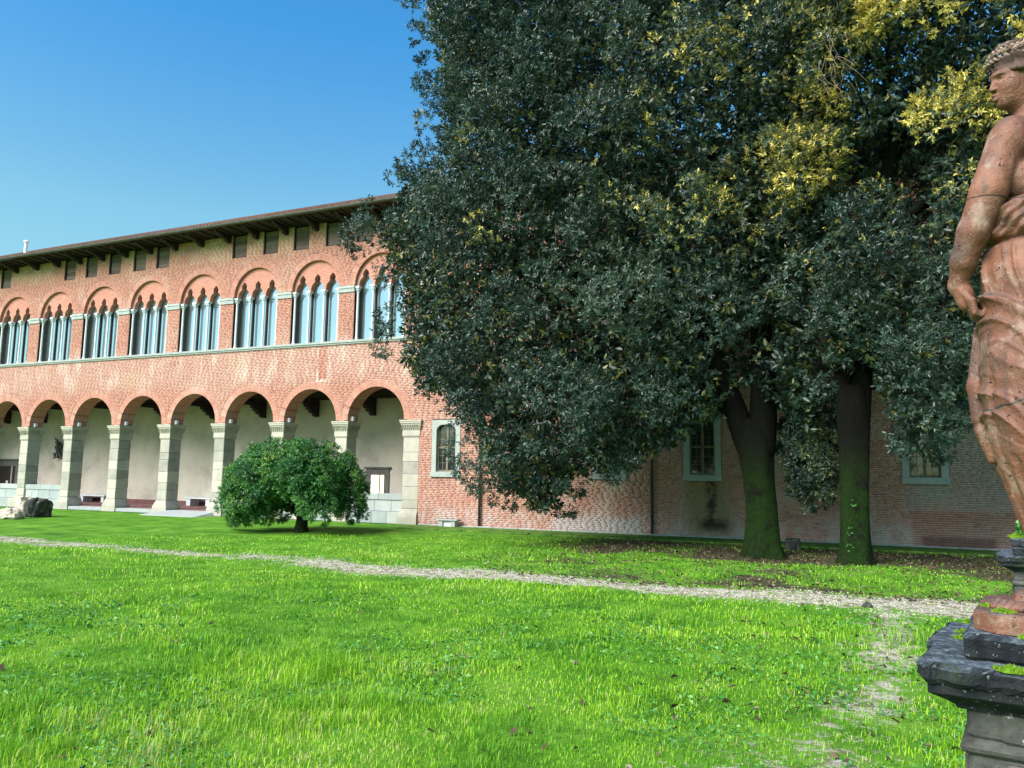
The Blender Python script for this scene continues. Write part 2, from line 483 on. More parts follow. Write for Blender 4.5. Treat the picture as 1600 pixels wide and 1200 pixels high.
# ---- piers
def pier(cx, half, depth, name='pier', right_half=None):
    p = empty(name, (cx, WALL_Y, 0)); p.parent = palace
    rh = half if right_half is None else right_half
    z = 0.0
    # flared foot
    mb = MB()
    def rg(w, f, z_): return [(-w, -f, z_), (w if right_half is None else rh, -f, z_), (w if right_half is None else rh, depth + f * .6, z_), (-w, depth + f * .6, z_)]
    mb.loft([rg(half + .16, .10, 0), rg(half + .16, .10, .30), rg(half + .11, .08, .42), rg(half + .02, .01, .62), rg(half, 0, .64)], True, True, .4)
    mb.build('base', M['stone'], p)
    z = .645
    while z < 3.55:
        h = random.uniform(.34, .62)
        if 3.62 - (z + h) < .3: h = 3.62 - z
        mb = MB(); j = random.uniform(-.006, .006)
        mb.box(-half + j, rh + j, -.0 + j, depth, z + .004, z + h - .004, random.random(), .018)
        mb.build('stone_block', M['stone'], p)
        z += h
    # capital: neck corbel, bell with two rows of leaf knobs, stepped abacus
    mb = MB()
    def r2(w, z_): return [(-half - w, -w, z_), (rh + w, -w, z_), (rh + w, depth + w, z_), (-half - w, depth + w, z_)]
    mb.loft([r2(.0, 3.63), r2(.035, 3.70), r2(.03, 3.92), r2(.045, 3.94)], True, True, .6)
    mb.loft([r2(.03, 3.942), r2(.04, 4.02), r2(.10, 4.20)], True, True, .5)
    mb.loft([r2(.10, 4.202), r2(.125, 4.23), r2(.125, 4.29), r2(.145, 4.30), r2(.145, 4.36)], True, True, .75)
    for row, (zz, ww, s) in enumerate([(3.99, .045, .045), (4.10, .075, .055)]):
        wid = half + rh + 2 * ww
        nn = int(wid / .105)
        for i in range(nn + 1):
            x = -half - ww + wid * i / nn + (row * .05 if i < nn else 0)
            mb.loft([[(x - s * .5, -ww - .005, zz - .03), (x + s * .5, -ww - .005, zz - .03), (x + s * .5, -ww + .03, zz - .03), (x - s * .5, -ww + .03, zz - .03)],
                     [(x - s * .62, -ww - .05, zz + .04), (x + s * .62, -ww - .05, zz + .04), (x + s * .62, -ww + .02, zz + .05), (x - s * .62, -ww + .02, zz + .05)]], True, True)
        if right_half is None or True:
            dd = depth + 2 * ww; nd = int(dd / .105)
            for i in range(nd + 1):
                y = -ww + dd * i / nd
                X = rh + ww
                mb.loft([[(X + .005, y - s * .5, zz - .03), (X + .005, y + s * .5, zz - .03), (X - .03, y + s * .5, zz - .03), (X - .03, y - s * .5, zz - .03)],
                         [(X + .05, y - s * .62, zz + .04), (X + .05, y + s * .62, zz + .04), (X - .02, y + s * .62, zz + .05), (X - .02, y - s * .62, zz + .05)]], True, True)
    mb.build('capital', M['stone'], p)
    return p
for k in range(len(cxs)):
    pier(cxs[k] - PITCH_X / 2, .31, .74)
pier(-17.04, .31, .74, 'end_pier', .47)

# ---- parapets between the piers (stone blocks)
def parapet(x0, x1):
    p = empty('parapet', ((x0 + x1) / 2, WALL_Y, 0)); p.parent = palace
    w = (x1 - x0) / 2
    rows = [(0, .50, -.02, .62), (.505, .98, .10, .55), (.985, 1.25, .06, .60)]
    for ri, (z0, z1, y0, y1) in enumerate(rows):
        x = -w
        while x < w - .01:
            L = random.uniform(.5, .95) if ri < 2 else random.uniform(1.2, 1.7)
            e = x + L
            if w - e < .35: e = w
            mb = MB(); mb.box(x + .004, e - .004, y0 + random.uniform(-.004, .004), y1, z0, z1 - .006, random.random(), .012)
            mb.build('stone_block', M['greystone'] if ri or random.random() < .5 else M['stone'], p)
            x = e
for k in (0, 1, 2, 6, 7, 8, 9):
    parapet(cxs[k] - AR + .02, cxs[k] + AR - .02)
# steps of the open bays
for k in (3, 4, 5):
    mb = MB(); mb.box(-AR, AR, -.05, .70, 0, .17, None, .015)
    mb.build('step', M['greystone'], palace, loc=(cxs[k], WALL_Y, 0))

# ---- inside the portico
BACK_Y = 32.6
mb = MB(); mb.box(X_LEFT, -16.6, WALL_Y + .60, BACK_Y, .05, .20, .5); mb.build('portico_floor', M['redfloor'], palace)
mb = MB(); mb.box(X_LEFT, -16.55, BACK_Y, BACK_Y + .3, 0, 6.3, .5); mb.build('portico_back_wall', M['plaster'], palace)
mb = MB(); mb.box(-16.62, -16.5, WALL_Y + .70, BACK_Y, 0, 6.3, .5); mb.build('portico_end_wall', M['plaster'], palace)
mb = MB(); mb.box(X_LEFT, -16.6, WALL_Y + .77, BACK_Y - .01, 6.02, 6.2, .5); mb.build('portico_ceiling', M['darkwood'], palace)
mb = MB(); mb.box(X_LEFT, -16.63, BACK_Y - .03, BACK_Y - .004, .20, .42, .5); mb.build('skirting', M['redfloor'], palace)
for y in (29.6, 30.6, 31.6, 32.35):
    mb = MB(); mb.box(X_LEFT, -16.63, y - .08, y + .08, 5.84, 6.02, .4); mb.build('beam', M['darkwood'], palace)
for k in range(-1, 2 * len(cxs)):
    x = CX0 + .35 - 1.76 * k
    if x > -16.9: continue
    if k % 2 == 0:
        mb = MB(); mb.box(x - .14, x + .14, WALL_Y + .8, BACK_Y - .02, 5.60, 5.835, .3); mb.build('beam', M['darkwood'], palace)
        mb = MB()
        prof = [(0, 5.595), (-1.0, 5.595), (-.98, 5.47), (-.82, 5.44), (-.78, 5.33), (-.60, 5.30), (-.55, 5.18), (-.3, 5.14), (-.25, 5.02), (0, 4.98)]
        mb.loft([[(x - .13, BACK_Y - .012 + a, b) for a, b in prof], [(x + .13, BACK_Y - .012 + a, b) for a, b in prof]], True, True, .3)
        mb.build('corbel', M['darkwood'], palace)

# door with lit room behind, right-hand bay
def door(x0, x1, z1, fr, name, lit):
    d = empty(name, ((x0 + x1) / 2, BACK_Y, .2)); d.parent = palace
    w = (x1 - x0) / 2; h = z1 - .2
    f = M['doorstone']
    mb = MB()
    mb.box(-w, -w + fr, -.07, 0, 0, h, .5); mb.box(w - fr, w, -.07, 0, 0, h, .5)
    mb.box(-w + fr, w - fr, -.068, 0, h - fr * 1.1, h, .5)
    mb.box(-w - .10, w + .10, -.16, 0, h + .002, h + .09, .5, .02)
    mb.build('door_frame', f, d)
    return d, w, h
M['doorstone'] = simple('door_stone', [(.3, (.10, .10, .09)), (.7, (.17, .165, .15))], 4, .8, .3, None, 0)
def lit_mat():
    t = NT('lit_room')
    p = t.sep(t.obj())
    c = t.ramp(t.smooth(p[0], -.25, .3), [(0, (1, .93, .78)), (.55, (1, .85, .52)), (.8, (.9, .66, .30)), (1, (.95, .80, .5))])
    t.put(t.b.inputs['Emission Color'], c); t.b.inputs['Emission Strength'].default_value = .62
    return t.done(c, .8, .1)
M['lit'] = lit_mat()
d, w, h = door(-22.28, -20.93, 2.33, .28, 'lit_doorway', True)
mb = MB(); mb.box(-w + .281, w - .281, -.02, -.002, 0, h - .31); mb.build('lit_room_view', M['lit'], d)
mb = MB(); mb.box(.10, .145, -.05, -.021, 0, h - .31); mb.box(.20, .34, -.05, -.021, .05, .75); mb.build('inner_door_edge', M['shutter'], d)
d, w, h = door(-50.9, -48.7, 2.62, .34, 'dark_doorway', False)
mb = MB(); mb.box(-w + .341, w - .341, -.03, -.002, 0, h - .37); mb.build('door_leaf', M['darkwood'], d)
mb = MB(); mb.box(.32, .44, -.055, -.031, 0, h - .37); mb.build('door_post', M['trimstone'], d)
mb = MB(); mb.box(-.12, .10, -.045, -.032, .78, 1.12); mb.build('paper_notice', M['white'], d)

# ---- string courses and cornices
mb = MB()
for i, (a, b) in enumerate([(X_LEFT, -36.0), (-36.0, -18.0), (-18.0, 0.0), (0.0, X_RIGHT)]):
    mb.box(a + .002, b - .002, WALL_Y - .10, WALL_Y + .5, W_SILL - .09, W_SILL, None)
    mb.box(a + .002, b - .002, WALL_Y - .06, WALL_Y + .1, W_SILL - .16, W_SILL - .092, None)
mb.build('sill_course', M['trimstone'], palace)
segs = [(cxs[k + 1] + WHALF + .004, cxs[k] - WHALF - .004) for k in range(len(cxs) - 1)] + [(cxs[0] + WHALF + .004, X_RIGHT)]
for a, b in segs:
    mb = MB()
    mb.box(a, b, WALL_Y - .07, WALL_Y + .06, 10.36, 10.47, .9)
    mb.box(a, b, WALL_Y - .045, WALL_Y + .06, 10.18, 10.358, .2)
    mb.build('impost_band', M['trimstone'], palace)

# ---- upper three-light windows
LPROF = [(0, .355), (.10, .352), (.20, .335), (.30, .29), (.37, .225), (.41, .165), (.45, .145), (.50, .155), (.56, .165), (.62, .15), (.68, .115), (.74, .06), (.79, .004)]
def lhw(z):
    d_ = z - 10.44
    if d_ <= 0: return .355
    for (a, b), (c_, e) in zip(LPROF, LPROF[1:]):
        if a <= d_ <= c_: return b + (e - b) * (d_ - a) / (c_ - a)
    return -1
LC = (-.85, 0, .85)
def tympanum():
    mb = MB()
    zs = sorted(set([10.44 + a for a, _ in LPROF] + list(np.linspace(10.44, W_SPR + WHALF - .002, 22))))
    Y = WALL_Y + .13
    def xs_at(z):
        h = WHALF if z <= W_SPR else math.sqrt(max(0, WHALF ** 2 - (z - W_SPR) ** 2))
        return h + .05
    for z0, z1 in zip(zs, zs[1:]):
        zm = (z0 + z1) / 2
        e0, e1 = xs_at(z0), xs_at(z1)
        if lhw(zm) > 0:
            b0 = [-e0]; b1 = [-e1]
            for c in LC:
                h0, h1 = max(0, lhw(z0)), max(0, lhw(z1)); 
                b0 += [c - h0, c + h0]; b1 += [c - h1, c + h1]
                for s in (-1, 1):
                    x0_, x1_ = c + s * h0, c + s * h1
                    q = [(x0_, Y, z0), (x1_, Y, z1), (x1_, Y + .229, z1), (x0_, Y + .229, z0)]
                    mb.add(q, [(0, 1, 2, 3) if s < 0 else (3, 2, 1, 0)], .35)
            b0.append(e0); b1.append(e1)
            for i in range(0, len(b0), 2):
                if b0[i + 1] - b0[i] > 1e-4 or b1[i + 1] - b1[i] > 1e-4:
                    mb.add([(b0[i], Y, z0), (b0[i + 1], Y, z0), (b1[i + 1], Y, z1), (b1[i], Y, z1)], [(0, 1, 2, 3)], .55)
        else:
            mb.add([(-e0, Y, z0), (e0, Y, z0), (e1, Y, z1), (-e1, Y, z1)], [(0, 1, 2, 3)], .55)
    return mb
def tymp_mat():
    t = NT('tympanum_brick'); p = t.pos(); xyz = t.sep(p)
    v = t.node('ShaderNodeTexBrick'); 
    cb = t.node('ShaderNodeCombineXYZ'); t.link(xyz[0], cb.inputs[0]); t.link(xyz[2], cb.inputs[1]); t.link(cb.outputs[0], v.inputs['Vector'])
    v.inputs['Color1'].default_value = (.42, .15, .105, 1); v.inputs['Color2'].default_value = (.48, .20, .145, 1); v.inputs['Mortar'].default_value = (.52, .35, .29, 1)
    v.inputs['Scale'].default_value = 1; v.inputs['Brick Width'].default_value = .26; v.inputs['Row Height'].default_value = .0728; v.inputs['Mortar Size'].default_value = .007
    c = weather(t, v.outputs[0], p, xyz, False)
    t.bump(v.outputs['Fac'], -.6, .01)
    return t.done(c, .92, .2)
M['tymp'] = tymp_mat()
tymp_me = tympanum().mesh('tympanum', M['tymp'])
mb = MB()
mb.lathe([(.085, 0), (.085, .05), (.065, .09), (.072, .12), (.055, .15), (.050, 2.12), (.062, 2.14), (.060, 2.17), (.055, 2.18), (.075, 2.28), (.115, 2.38)], n=10)
mb.box(-.12, .12, -.12, .12, 2.382, 2.47)
for i in range(8):
    a = i * math.pi / 4
    mb.lathe([(.012, 0), (.03, .05), (.02, .09)], (.085 * math.cos(a), .085 * math.sin(a), 2.25), 5)
col_me = mb.mesh('column', M['marble'])
mb = MB(); mb.box(-.425, .425, 0, .015, W_SILL - .02, 11.24, .5); pane_me = mb.mesh('pane', M['glass'])
mb = MB(); mb.box(-.045, .045, -.03, .05, W_SILL + .002, 10.44, .5); mul_me = mb.mesh('mullion', M['darkwood'])
for c in cxs:
    w_ = empty('three_light_window', (c, 0, 0)); w_.parent = palace
    tm = link_mesh('tympanum', tymp_me, w_)
    for x in LC: link_mesh('pane', pane_me, w_, (x, WALL_Y + .37, 0), (0, 0, R(random.uniform(-1.3, 1.3))))
    for x in (-.425, .425): link_mesh('mullion', mul_me, w_, (x, WALL_Y + .345, 0))
    for x, hw_ in ((-1.30, .028), (1.30, .028)):
        mb = MB(); mb.box(x - hw_, x + hw_, WALL_Y + .13, WALL_Y + .5, W_SILL + .002, 10.438, .4); mb.build('jamb', M['shutter'], w_)
    for x in (-1.235, -.425, .425, 1.235):
        link_mesh('column', col_me, w_, (x, WALL_Y + .13, W_SILL))
    a = link_mesh('relieving_arch', warch_me, w_, (0, 0, W_SPR)); tag(a, kind='stuff')
    link_mesh('relieving_arch_mortar', warch_core, w_, (0, 0, W_SPR))
# dark room behind the glass keeps the wall closed
mb = MB(); mb.box(X_LEFT, X_RIGHT, WALL_Y + .5, WALL_Y + .6, 6.22, 13.6, .5); mb.build('wall_core', M['darkwood'], palace)
mb = MB(); mb.box(-16.5, X_RIGHT, WALL_Y + .35, WALL_Y + .45, 0, 6.2, .5); mb.build('wall_core', M['darkwood'], palace)

# ---- attic openings closed with planks
for a in ATTIC:
    w_ = empty('attic_opening', (a, WALL_Y, 12.46)); w_.parent = palace
    n = 5
    for i in range(n):
        mb = MB(); mb.box(-.45, .45, .10 + random.uniform(0, .012), .14, i * 1.12 / n + .003, (i + 1) * 1.12 / n - .003)
        mb.build('plank', M['shutter'], w_)
    mb = MB(); mb.box(-.455, -.41, .03, .10, 0, 1.13); mb.box(.41, .455, .03, .10, 0, 1.13); mb.box(-.41, .41, .03, .10, 0, .04)
    mb.build('opening_frame', M['darkwood'], w_)

# ---- eave, gutter, roof
EDGE_Y = 26.82
def bracket_mesh():
    mb = MB()
    prof = [(0, 13.60), (-1.06, 13.66), (-1.06, 13.60), (-.98, 13.53), (-.84, 13.54), (-.78, 13.46), (-.60, 13.46), (-.52, 13.37), (-.34, 13.38), (-.27, 13.28), (0, 13.24)]
    mb.loft([[(-.10, WALL_Y - .002 + a, b) for a, b in prof], [(.10, WALL_Y - .002 + a, b) for a, b in prof]], True, True, .3)
    return mb.mesh('eave_bracket', M['darkwood'])
br_me = bracket_mesh()
for i in range(-18, 21):
    x = -43.55 + 1.766 * i
    if X_LEFT + .3 < x < X_RIGHT - .3: link_mesh('eave_bracket', br_me, palace, (x, 0, 0))
roof = empty('roof'); roof.parent = palace
mb = MB()
SL = math.tan(R(24.6)); RIDGE_Y = 35.5
zr = lambda y: 13.74 + (y - EDGE_Y) * SL
mb.add([(X_LEFT, EDGE_Y, 13.66), (X_RIGHT, EDGE_Y, 13.66), (X_RIGHT, WALL_Y + .7, 13.64), (X_LEFT, WALL_Y + .7, 13.64)], [(3, 2, 1, 0)], .3)
for x in np.arange(X_LEFT + .2, X_RIGHT, .588):
    mb.box(x - .05, x + .05, EDGE_Y + .03, WALL_Y - .01, 13.585, 13.655, .6)
mb.build('rafters', M['darkwood'], roof)
mb = MB()
mb.add([(X_LEFT, EDGE_Y, 13.74), (X_RIGHT, EDGE_Y, 13.74), (X_RIGHT, RIDGE_Y, zr(RIDGE_Y)), (X_LEFT, RIDGE_Y, zr(RIDGE_Y)), (X_RIGHT, 45, 13.7), (X_LEFT, 45, 13.7),
        (X_LEFT, EDGE_Y, 13.663), (X_RIGHT, EDGE_Y, 13.663)], [(0, 1, 2, 3), (3, 2, 4, 5), (6, 7, 1, 0)], .5)
mb.build('roof_slab', M['rooftile'], roof)
# rows of half-round tiles, each course stepped
rows = np.arange(X_LEFT + .15, X_RIGHT - .1, .235)
ncs, na = 20, 6
tv, tf, tt = [], [], []
for ri, x in enumerate(rows):
    jit = rng.uniform(-.012, .012)
    for k in range(ncs):
        ya, yb = EDGE_Y - .07 + k * .44, EDGE_Y - .07 + (k + 1) * .44 + .03
        for yy, lift in ((ya, .045), (yb, .005)):
            for a in range(na):
                an = math.pi * a / (na - 1)
                tv.append((x + jit + .085 * math.cos(an), yy, zr(yy) + lift + .085 * math.sin(an)))
        b = (ri * ncs + k) * 2 * na
        t_ = rng.random()
        for a in range(na - 1):
            tf.append((b + a, b + a + 1, b + na + a + 1, b + na + a)); tt.append(t_)
        for a in range(1, na - 2, 2):
            tf.append((b + a, b + a + 1, b + a + 2 if a + 2 < na else b, b)); tt.append(t_)
o = link_mesh('roof_tiles', np_mesh('roof_tiles', tv, tf, M['rooftile'], tt), roof); tag(o, kind='stuff')
mb = MB()
pr = [(math.pi + math.pi * i / 8) for i in range(9)]
mb.loft([[(X, EDGE_Y - .10 + .09 * math.cos(a), 13.74 + .09 * math.sin(a)) for a in pr] + [(X, EDGE_Y - .10 + .075 * math.cos(a), 13.74 + .075 * math.sin(a)) for a in reversed(pr)] for X in (X_LEFT, -30.0, -15.0, X_RIGHT)], True, True, .5)
mb.build('gutter', M['gutter'], roof)
mb = MB(); mb.lathe([(.09, 0), (.09, .62), (.15, .64), (.15, .70), (.05, .76)], (-42.9, 27.9, 14.35), 10); mb.build('vent_pipe', M['white'], roof)

# closed back and ends
mb = MB()
mb.box(X_LEFT, X_LEFT + .3, WALL_Y + .02, 44.6, 0, 13.6); mb.box(X_RIGHT - .3, X_RIGHT, WALL_Y + .02, 44.6, 0, 13.6); mb.box(X_LEFT + .3, X_RIGHT - .3, 44.3, 44.6, 0, 13.6)
mb.build('rear_walls', M['brick'], palace)
for X in (X_LEFT, X_RIGHT):
    mb = MB(); mb.add([(X, EDGE_Y + 1.2, 13.6), (X, 45, 13.6), (X, RIDGE_Y, zr(RIDGE_Y) - .02)], [(0, 1, 2)]); mb.build('gable', M['brick'], palace)

# ---- ground floor windows right of the portico
def low_window(cx):
    w_ = empty('stone_framed_window', (cx, WALL_Y, LW_Z0)); w_.parent = palace
    H_ = LW_Z1 - LW_Z0; hi = .45
    mb = MB()
    mb.box(-LW_HALF, -hi, -.03, .22, .22, H_ - .2, .4); mb.box(hi, LW_HALF, -.03, .22, .22, H_ - .2, .6)
    mb.box(-LW_HALF, LW_HALF, -.032, .22, H_ - .2, H_, .5)
    # arched corners under the lintel
    for s in (-1, 1):
        n = 6; pts = [(s * hi, H_ - .2), (s * hi, H_ - .45)]
        for i in range(1, n): 
            a = math.pi / 2 * i / n; pts.append((s * (hi - .30 * (1 - math.cos(a))), H_ - .45 + .25 * math.sin(a)))
        pts.append((s * (hi - .30), H_ - .2))
        mb.loft([[(x, -.028, z) for x, z in pts], [(x, .2, z) for x, z in pts]], True, True, .5)
    mb.build('stone_surround', M['trimstone'], w_)
    mb = MB(); mb.box(-LW_HALF - .03, LW_HALF + .03, -.075, .22, 0, .218, .2, .012); mb.build('sill', M['trimstone'], w_)
    mb = MB()
    mb.box(-hi, -hi + .06, .12, .17, .22, H_ - .2); mb.box(hi - .06, hi, .12, .17, .22, H_ - .2)
    mb.box(-.045, .045, .115, .17, .22, H_ - .2); mb.box(-hi + .06, hi - .06, .118, .168, 1.18, 1.26)
    mb.box(-hi + .06, hi - .06, .119, .167, .22, .29)
    mb.build('casement', M['casement'], w_)
    for sx in (-1, 1):
        for z0, z1 in ((.29, 1.18), (1.26, H_ - .2)):
            a, b = sorted((sx * .045, sx * (hi - .06)))
            mb = MB(); mb.box(a, b, .15, .158, z0, z1); mb.build('pane', M['oldglass'], w_)
            mb = MB()
            for i in range(1, 3): mb.box(a, b, .140, .149, z0 + (z1 - z0) * i / 3 - .008, z0 + (z1 - z0) * i / 3 + .008)
            xm = (a + b) / 2; mb.box(xm - .008, xm + .008, .139, .148, z0, z1)
            mb.build('leading', M['casement'], w_)
M['casement'] = simple('casement_wood', [(.3, (.12, .10, .07)), (.7, (.22, .19, .13))], 5, .7, .3, None, 0)
for c in LOWWIN: low_window(c)

# ---- downpipes
def downpipe(x):
    p = empty('downpipe', (x, WALL_Y - .10, 0)); p.parent = palace
    mb = MB(); mb.tube([(0, 0, .02), (0, 0, 6), (0, 0, 13.2), (0, -.5, 13.5), (0, -.95, 13.62)], .055, 10, .4); mb.build('pipe', M['pipe'], p, True)
    for z in (1.2, 3.6, 6.0, 9.0):
        mb = MB(); mb.lathe([(.066, 0), (.066, .05)], (0, 0, z), 10); mb.box(-.012, .012, .055, .10, z, z + .05); mb.build('pipe_clip', M['pipe'], p)
M['pipe'] = simple('pipe_paint', [(.3, (.045, .035, .035)), (.7, (.085, .065, .065))], 4, .5, .4, None, 0)
for x in (-13.66, -6.68): downpipe(x)
# ---------------------------------------------------------------- the ground
def gz(x, y):
    x = np.asarray(x, float); y = np.asarray(y, float)
    t = np.clip(1 - y / 13.0, 0, 1.6)
    base = .40 * np.minimum(t, 1.15)
    bumps = .022 * np.sin(x * 1.1 + y * .6) + .018 * np.sin(x * .45 - y * 1.3 + 2) + .010 * np.sin(x * 2.9 + 1.0) * np.sin(y * 2.3)
    fade = np.clip((25.2 - y) / 3.0, 0, 1)
    left = .05 * np.clip((-x - 14) / 12, 0, 1) * fade
    return base + bumps * fade + left - .01

def vnoise(x, y, s, seed=0):
    """smooth value noise, vectorised"""
    r_ = np.random.default_rng(seed).random((64, 64))
    u, v = np.asarray(x) * s, np.asarray(y) * s
    iu, iv = np.floor(u).astype(int), np.floor(v).astype(int)
    fu, fv = u - iu, v - iv
    fu = fu * fu * (3 - 2 * fu); fv = fv * fv * (3 - 2 * fv)
    g = lambda a, b: r_[a % 64, b % 64]
    return (g(iu, iv) * (1 - fu) + g(iu + 1, iv) * fu) * (1 - fv) + (g(iu, iv + 1) * (1 - fu) + g(iu + 1, iv + 1) * fu) * fv

def path_amount(x, y):
    """0..1: how bare the gravel is (long walk parallel to the facade, trodden track past the pedestals)"""
    n = vnoise(x, y, .9, 3) * .5 + vnoise(x, y, 3.1, 4) * .5
    wd = .95 + .15 * np.sin(x * .5) + .25 * np.clip((x + 6) / 6, 0, 1)
    d = np.abs(y - 14.85 - .12 * np.sin(x * .8)) / wd
    a = np.clip(1.25 - d, 0, 1) * (1 - .30 * np.clip((-x - 5) / 8, 0, 1)) - .75 * np.clip(n - .42, 0, 1)
    a = np.clip(a, 0, 1) * (d < 1.5)
    xc = .45 - .03 * (13 - y) - .022 * np.clip(11 - y, 0, 9) ** 2 * .9
    d2 = np.abs(x - xc) / (1.0 + .035 * (13 - y))
    b = np.clip(1.05 - d2 - 1.1 * np.clip(n - .40, 0, 1), 0, 1) * (y < 14.2) * (y > 3) * (.64 - .018 * np.clip(11 - y, 0, 10))
    return np.maximum(a, b)

def litter_amount(x, y):
    """leaf litter and bare earth under the big trees"""
    n = vnoise(x, y, .6, 8) * .5 + vnoise(x, y, 1.9, 9) * .5
    e = np.clip((x + 10.0) / 3.5, 0, 1) * np.clip((y - 15.3) / .6, 0, 1) * np.clip((25.7 - y) / .4, 0, 1)
    dk = np.clip((y - 20.4 + .9 * np.clip(x - .8, 0, 4)) / 1.4, 0, 1)
    mid = .36 + .75 * (n - .5) + .30 * np.clip((17.0 - y) / 1.5, 0, 1) * np.clip((x + 8) / 3, 0, 1)
    return np.clip(e * (mid * (1 - dk) + (.66 + .8 * (n - .5)) * dk), 0, 1)

def ground_mesh():
    xs = np.unique(np.concatenate([np.linspace(-400, -60, 12), np.arange(-60, -24, 1.0), np.arange(-24, 6.01, .22), np.arange(6.5, 40, 1.5), np.linspace(40, 400, 12)]))
    ys = np.unique(np.concatenate([np.linspace(-400, -10, 14), np.arange(-8, 1, 1.0), np.arange(1, 28.4, .2), np.linspace(29, 400, 12)]))
    X, Y = np.meshgrid(xs, ys)
    Z = gz(X, Y)
    Z = np.where(Y > 27.9, -.02, Z)
    V = np.stack([X, Y, Z], -1).reshape(-1, 3)
    nx, ny = len(xs), len(ys)
    i = (np.arange(ny - 1)[:, None] * nx + np.arange(nx - 1)[None]).ravel()
    F = np.stack([i, i + 1, i + nx + 1, i + nx], -1)
    me = np_mesh('ground', V, F, None, None, True)
    for nm, fn in (('path', path_amount), ('litter', litter_amount)):
        a = me.attributes.new(nm, 'FLOAT', 'POINT'); a.data.foreach_set('value', fn(V[:, 0], V[:, 1]).astype(np.float32))
    return me
def ground_mat():
    t = NT('lawn_earth'); p = t.pos()
    g = t.ramp(t.noise(p, 1.1, 6, .65), [(.3, (.035, .11, .010)), (.5, (.08, .22, .014)), (.72, (.18, .33, .04))])
    g = t.mix(t.smooth(t.noise(p, 22, 3), .5, .75), g, (.07, .16, .02))
    gravel = t.ramp(t.voro(p, 42), [(0, (.55, .51, .43)), (.5, (.43, .395, .325)), (1, (.20, .18, .135))])
    gravel = t.mix(t.smooth(t.noise(p, 5, 6, .75), .46, .60), gravel, (.15, .125, .075))
    gravel = t.mix(t.smooth(t.noise(p, 3.3, 6, .75), .52, .62), gravel, (.13, .24, .03))
    earth = t.ramp(t.noise(p, 14, 5, .7), [(.3, (.030, .027, .018)), (.5, (.07, .062, .038)), (.62, (.07, .10, .03)), (.78, (.13, .12, .07))])
    pn = t.math('ADD', t.attr('path'), t.math('MULTIPLY', t.math('SUBTRACT', t.noise(p, 6, 6, .78), .5), 1.9))
    ln = t.math('ADD', t.attr('litter'), t.math('MULTIPLY', t.math('SUBTRACT', t.noise(p, 5, 5, .7), .5), .9))
    c = t.mix(t.smooth(ln, .35, .6), g, earth)
    c = t.mix(t.smooth(pn, .42, .62), c, gravel)
    t.bump(t.noise(p, 30, 5, .7), .7, .03)
    return t.done(c, .95, .1)
M['ground'] = ground_mat()
gm = ground_mesh(); gm.materials.append(M['ground'])
tag(link_mesh('ground', gm), kind='structure')

# mossy paved strip along the foot of the wall, with an edging of stone slabs
def moss_mat():
    t = NT('mossy_paving'); p = t.pos()
    c = t.ramp(t.noise(p, 2.2, 6, .7), [(.3, (.035, .075, .03)), (.5, (.08, .17, .025)), (.62, (.16, .24, .05)), (.72, (.35, .36, .30))])
    t.bump(t.noise(p, 18, 5), .6, .02)
    return t.done(c, .95, .1)
M['mosspave'] = moss_mat()
strip = MB(); strip.box(-16.5, 13, 26.02, WALL_Y - .03, -.06, .012, .5)
strip_o = tag(strip.build('pavement', M['mosspave']), kind='structure')
x = -16.4
while x < 12.5:
    L = random.uniform(.7, 1.3)
    mb = MB(); mb.box(x + .01, x + L - .01, 25.72 + random.uniform(-.02, .02), 26.0, -.05, .035 + random.uniform(-.008, .012), None, .012)
    mb.build('edging_slab', M['mosspave'], strip_o)
    x += L
x = -16.4
while x < 12.5:
    L = random.uniform(.5, .8)
    mb = MB(); mb.box(x + .008, x + L - .008, WALL_Y - .20, WALL_Y - .035, .005, .05 + random.uniform(-.008, .008), None, .012)
    mb.build('footing_stone', M['greystone'], strip_o)
    x += L

# ---------------------------------------------------------------- grass, weeds, fallen leaves, gravel
def scatter_polar(n, d0, d1, power=1.0, half=56):
    """points on the lawn, denser near the camera"""
    u = rng.random(n)
    if power == 1.0: d = d0 * (d1 / d0) ** u
    else: d = (d0 ** (1 - power) + u * (d1 ** (1 - power) - d0 ** (1 - power))) ** (1 / (1 - power))
    a = YAW + np.radians(rng.uniform(-half, half, n))
    return -np.sin(a) * d, np.cos(a) * d, d

def blades(x, y, h, w, lean, tint):
    n = len(x)
    z = gz(x, y)
    az = rng.uniform(0, 2 * np.pi, n); side = az + np.pi / 2 + rng.normal(0, .4, n)
    lx, ly = np.cos(az) * lean, np.sin(az) * lean
    sx, sy = np.cos(side) * w / 2, np.sin(side) * w / 2
    V = np.empty((n, 5, 3), np.float32)
    V[:, 0] = np.stack([x - sx, y - sy, z - .005], -1); V[:, 1] = np.stack([x + sx, y + sy, z - .005], -1)
    V[:, 2] = np.stack([x + lx * .35 * h - sx * .8, y + ly * .35 * h - sy * .8, z + h * .6], -1)
    V[:, 3] = np.stack([x + lx * .35 * h + sx * .8, y + ly * .35 * h + sy * .8, z + h * .6], -1)
    V[:, 4] = np.stack([x + lx * h, y + ly * h, z + h * np.clip(1 - .35 * lean, .4, 1)], -1)
    F = (np.arange(n)[:, None, None] * 5 + np.array([(0, 1, 3), (0, 3, 2), (2, 3, 4)])[None]).reshape(-1, 3)
    return V.reshape(-1, 3), F, np.repeat(tint, 3)

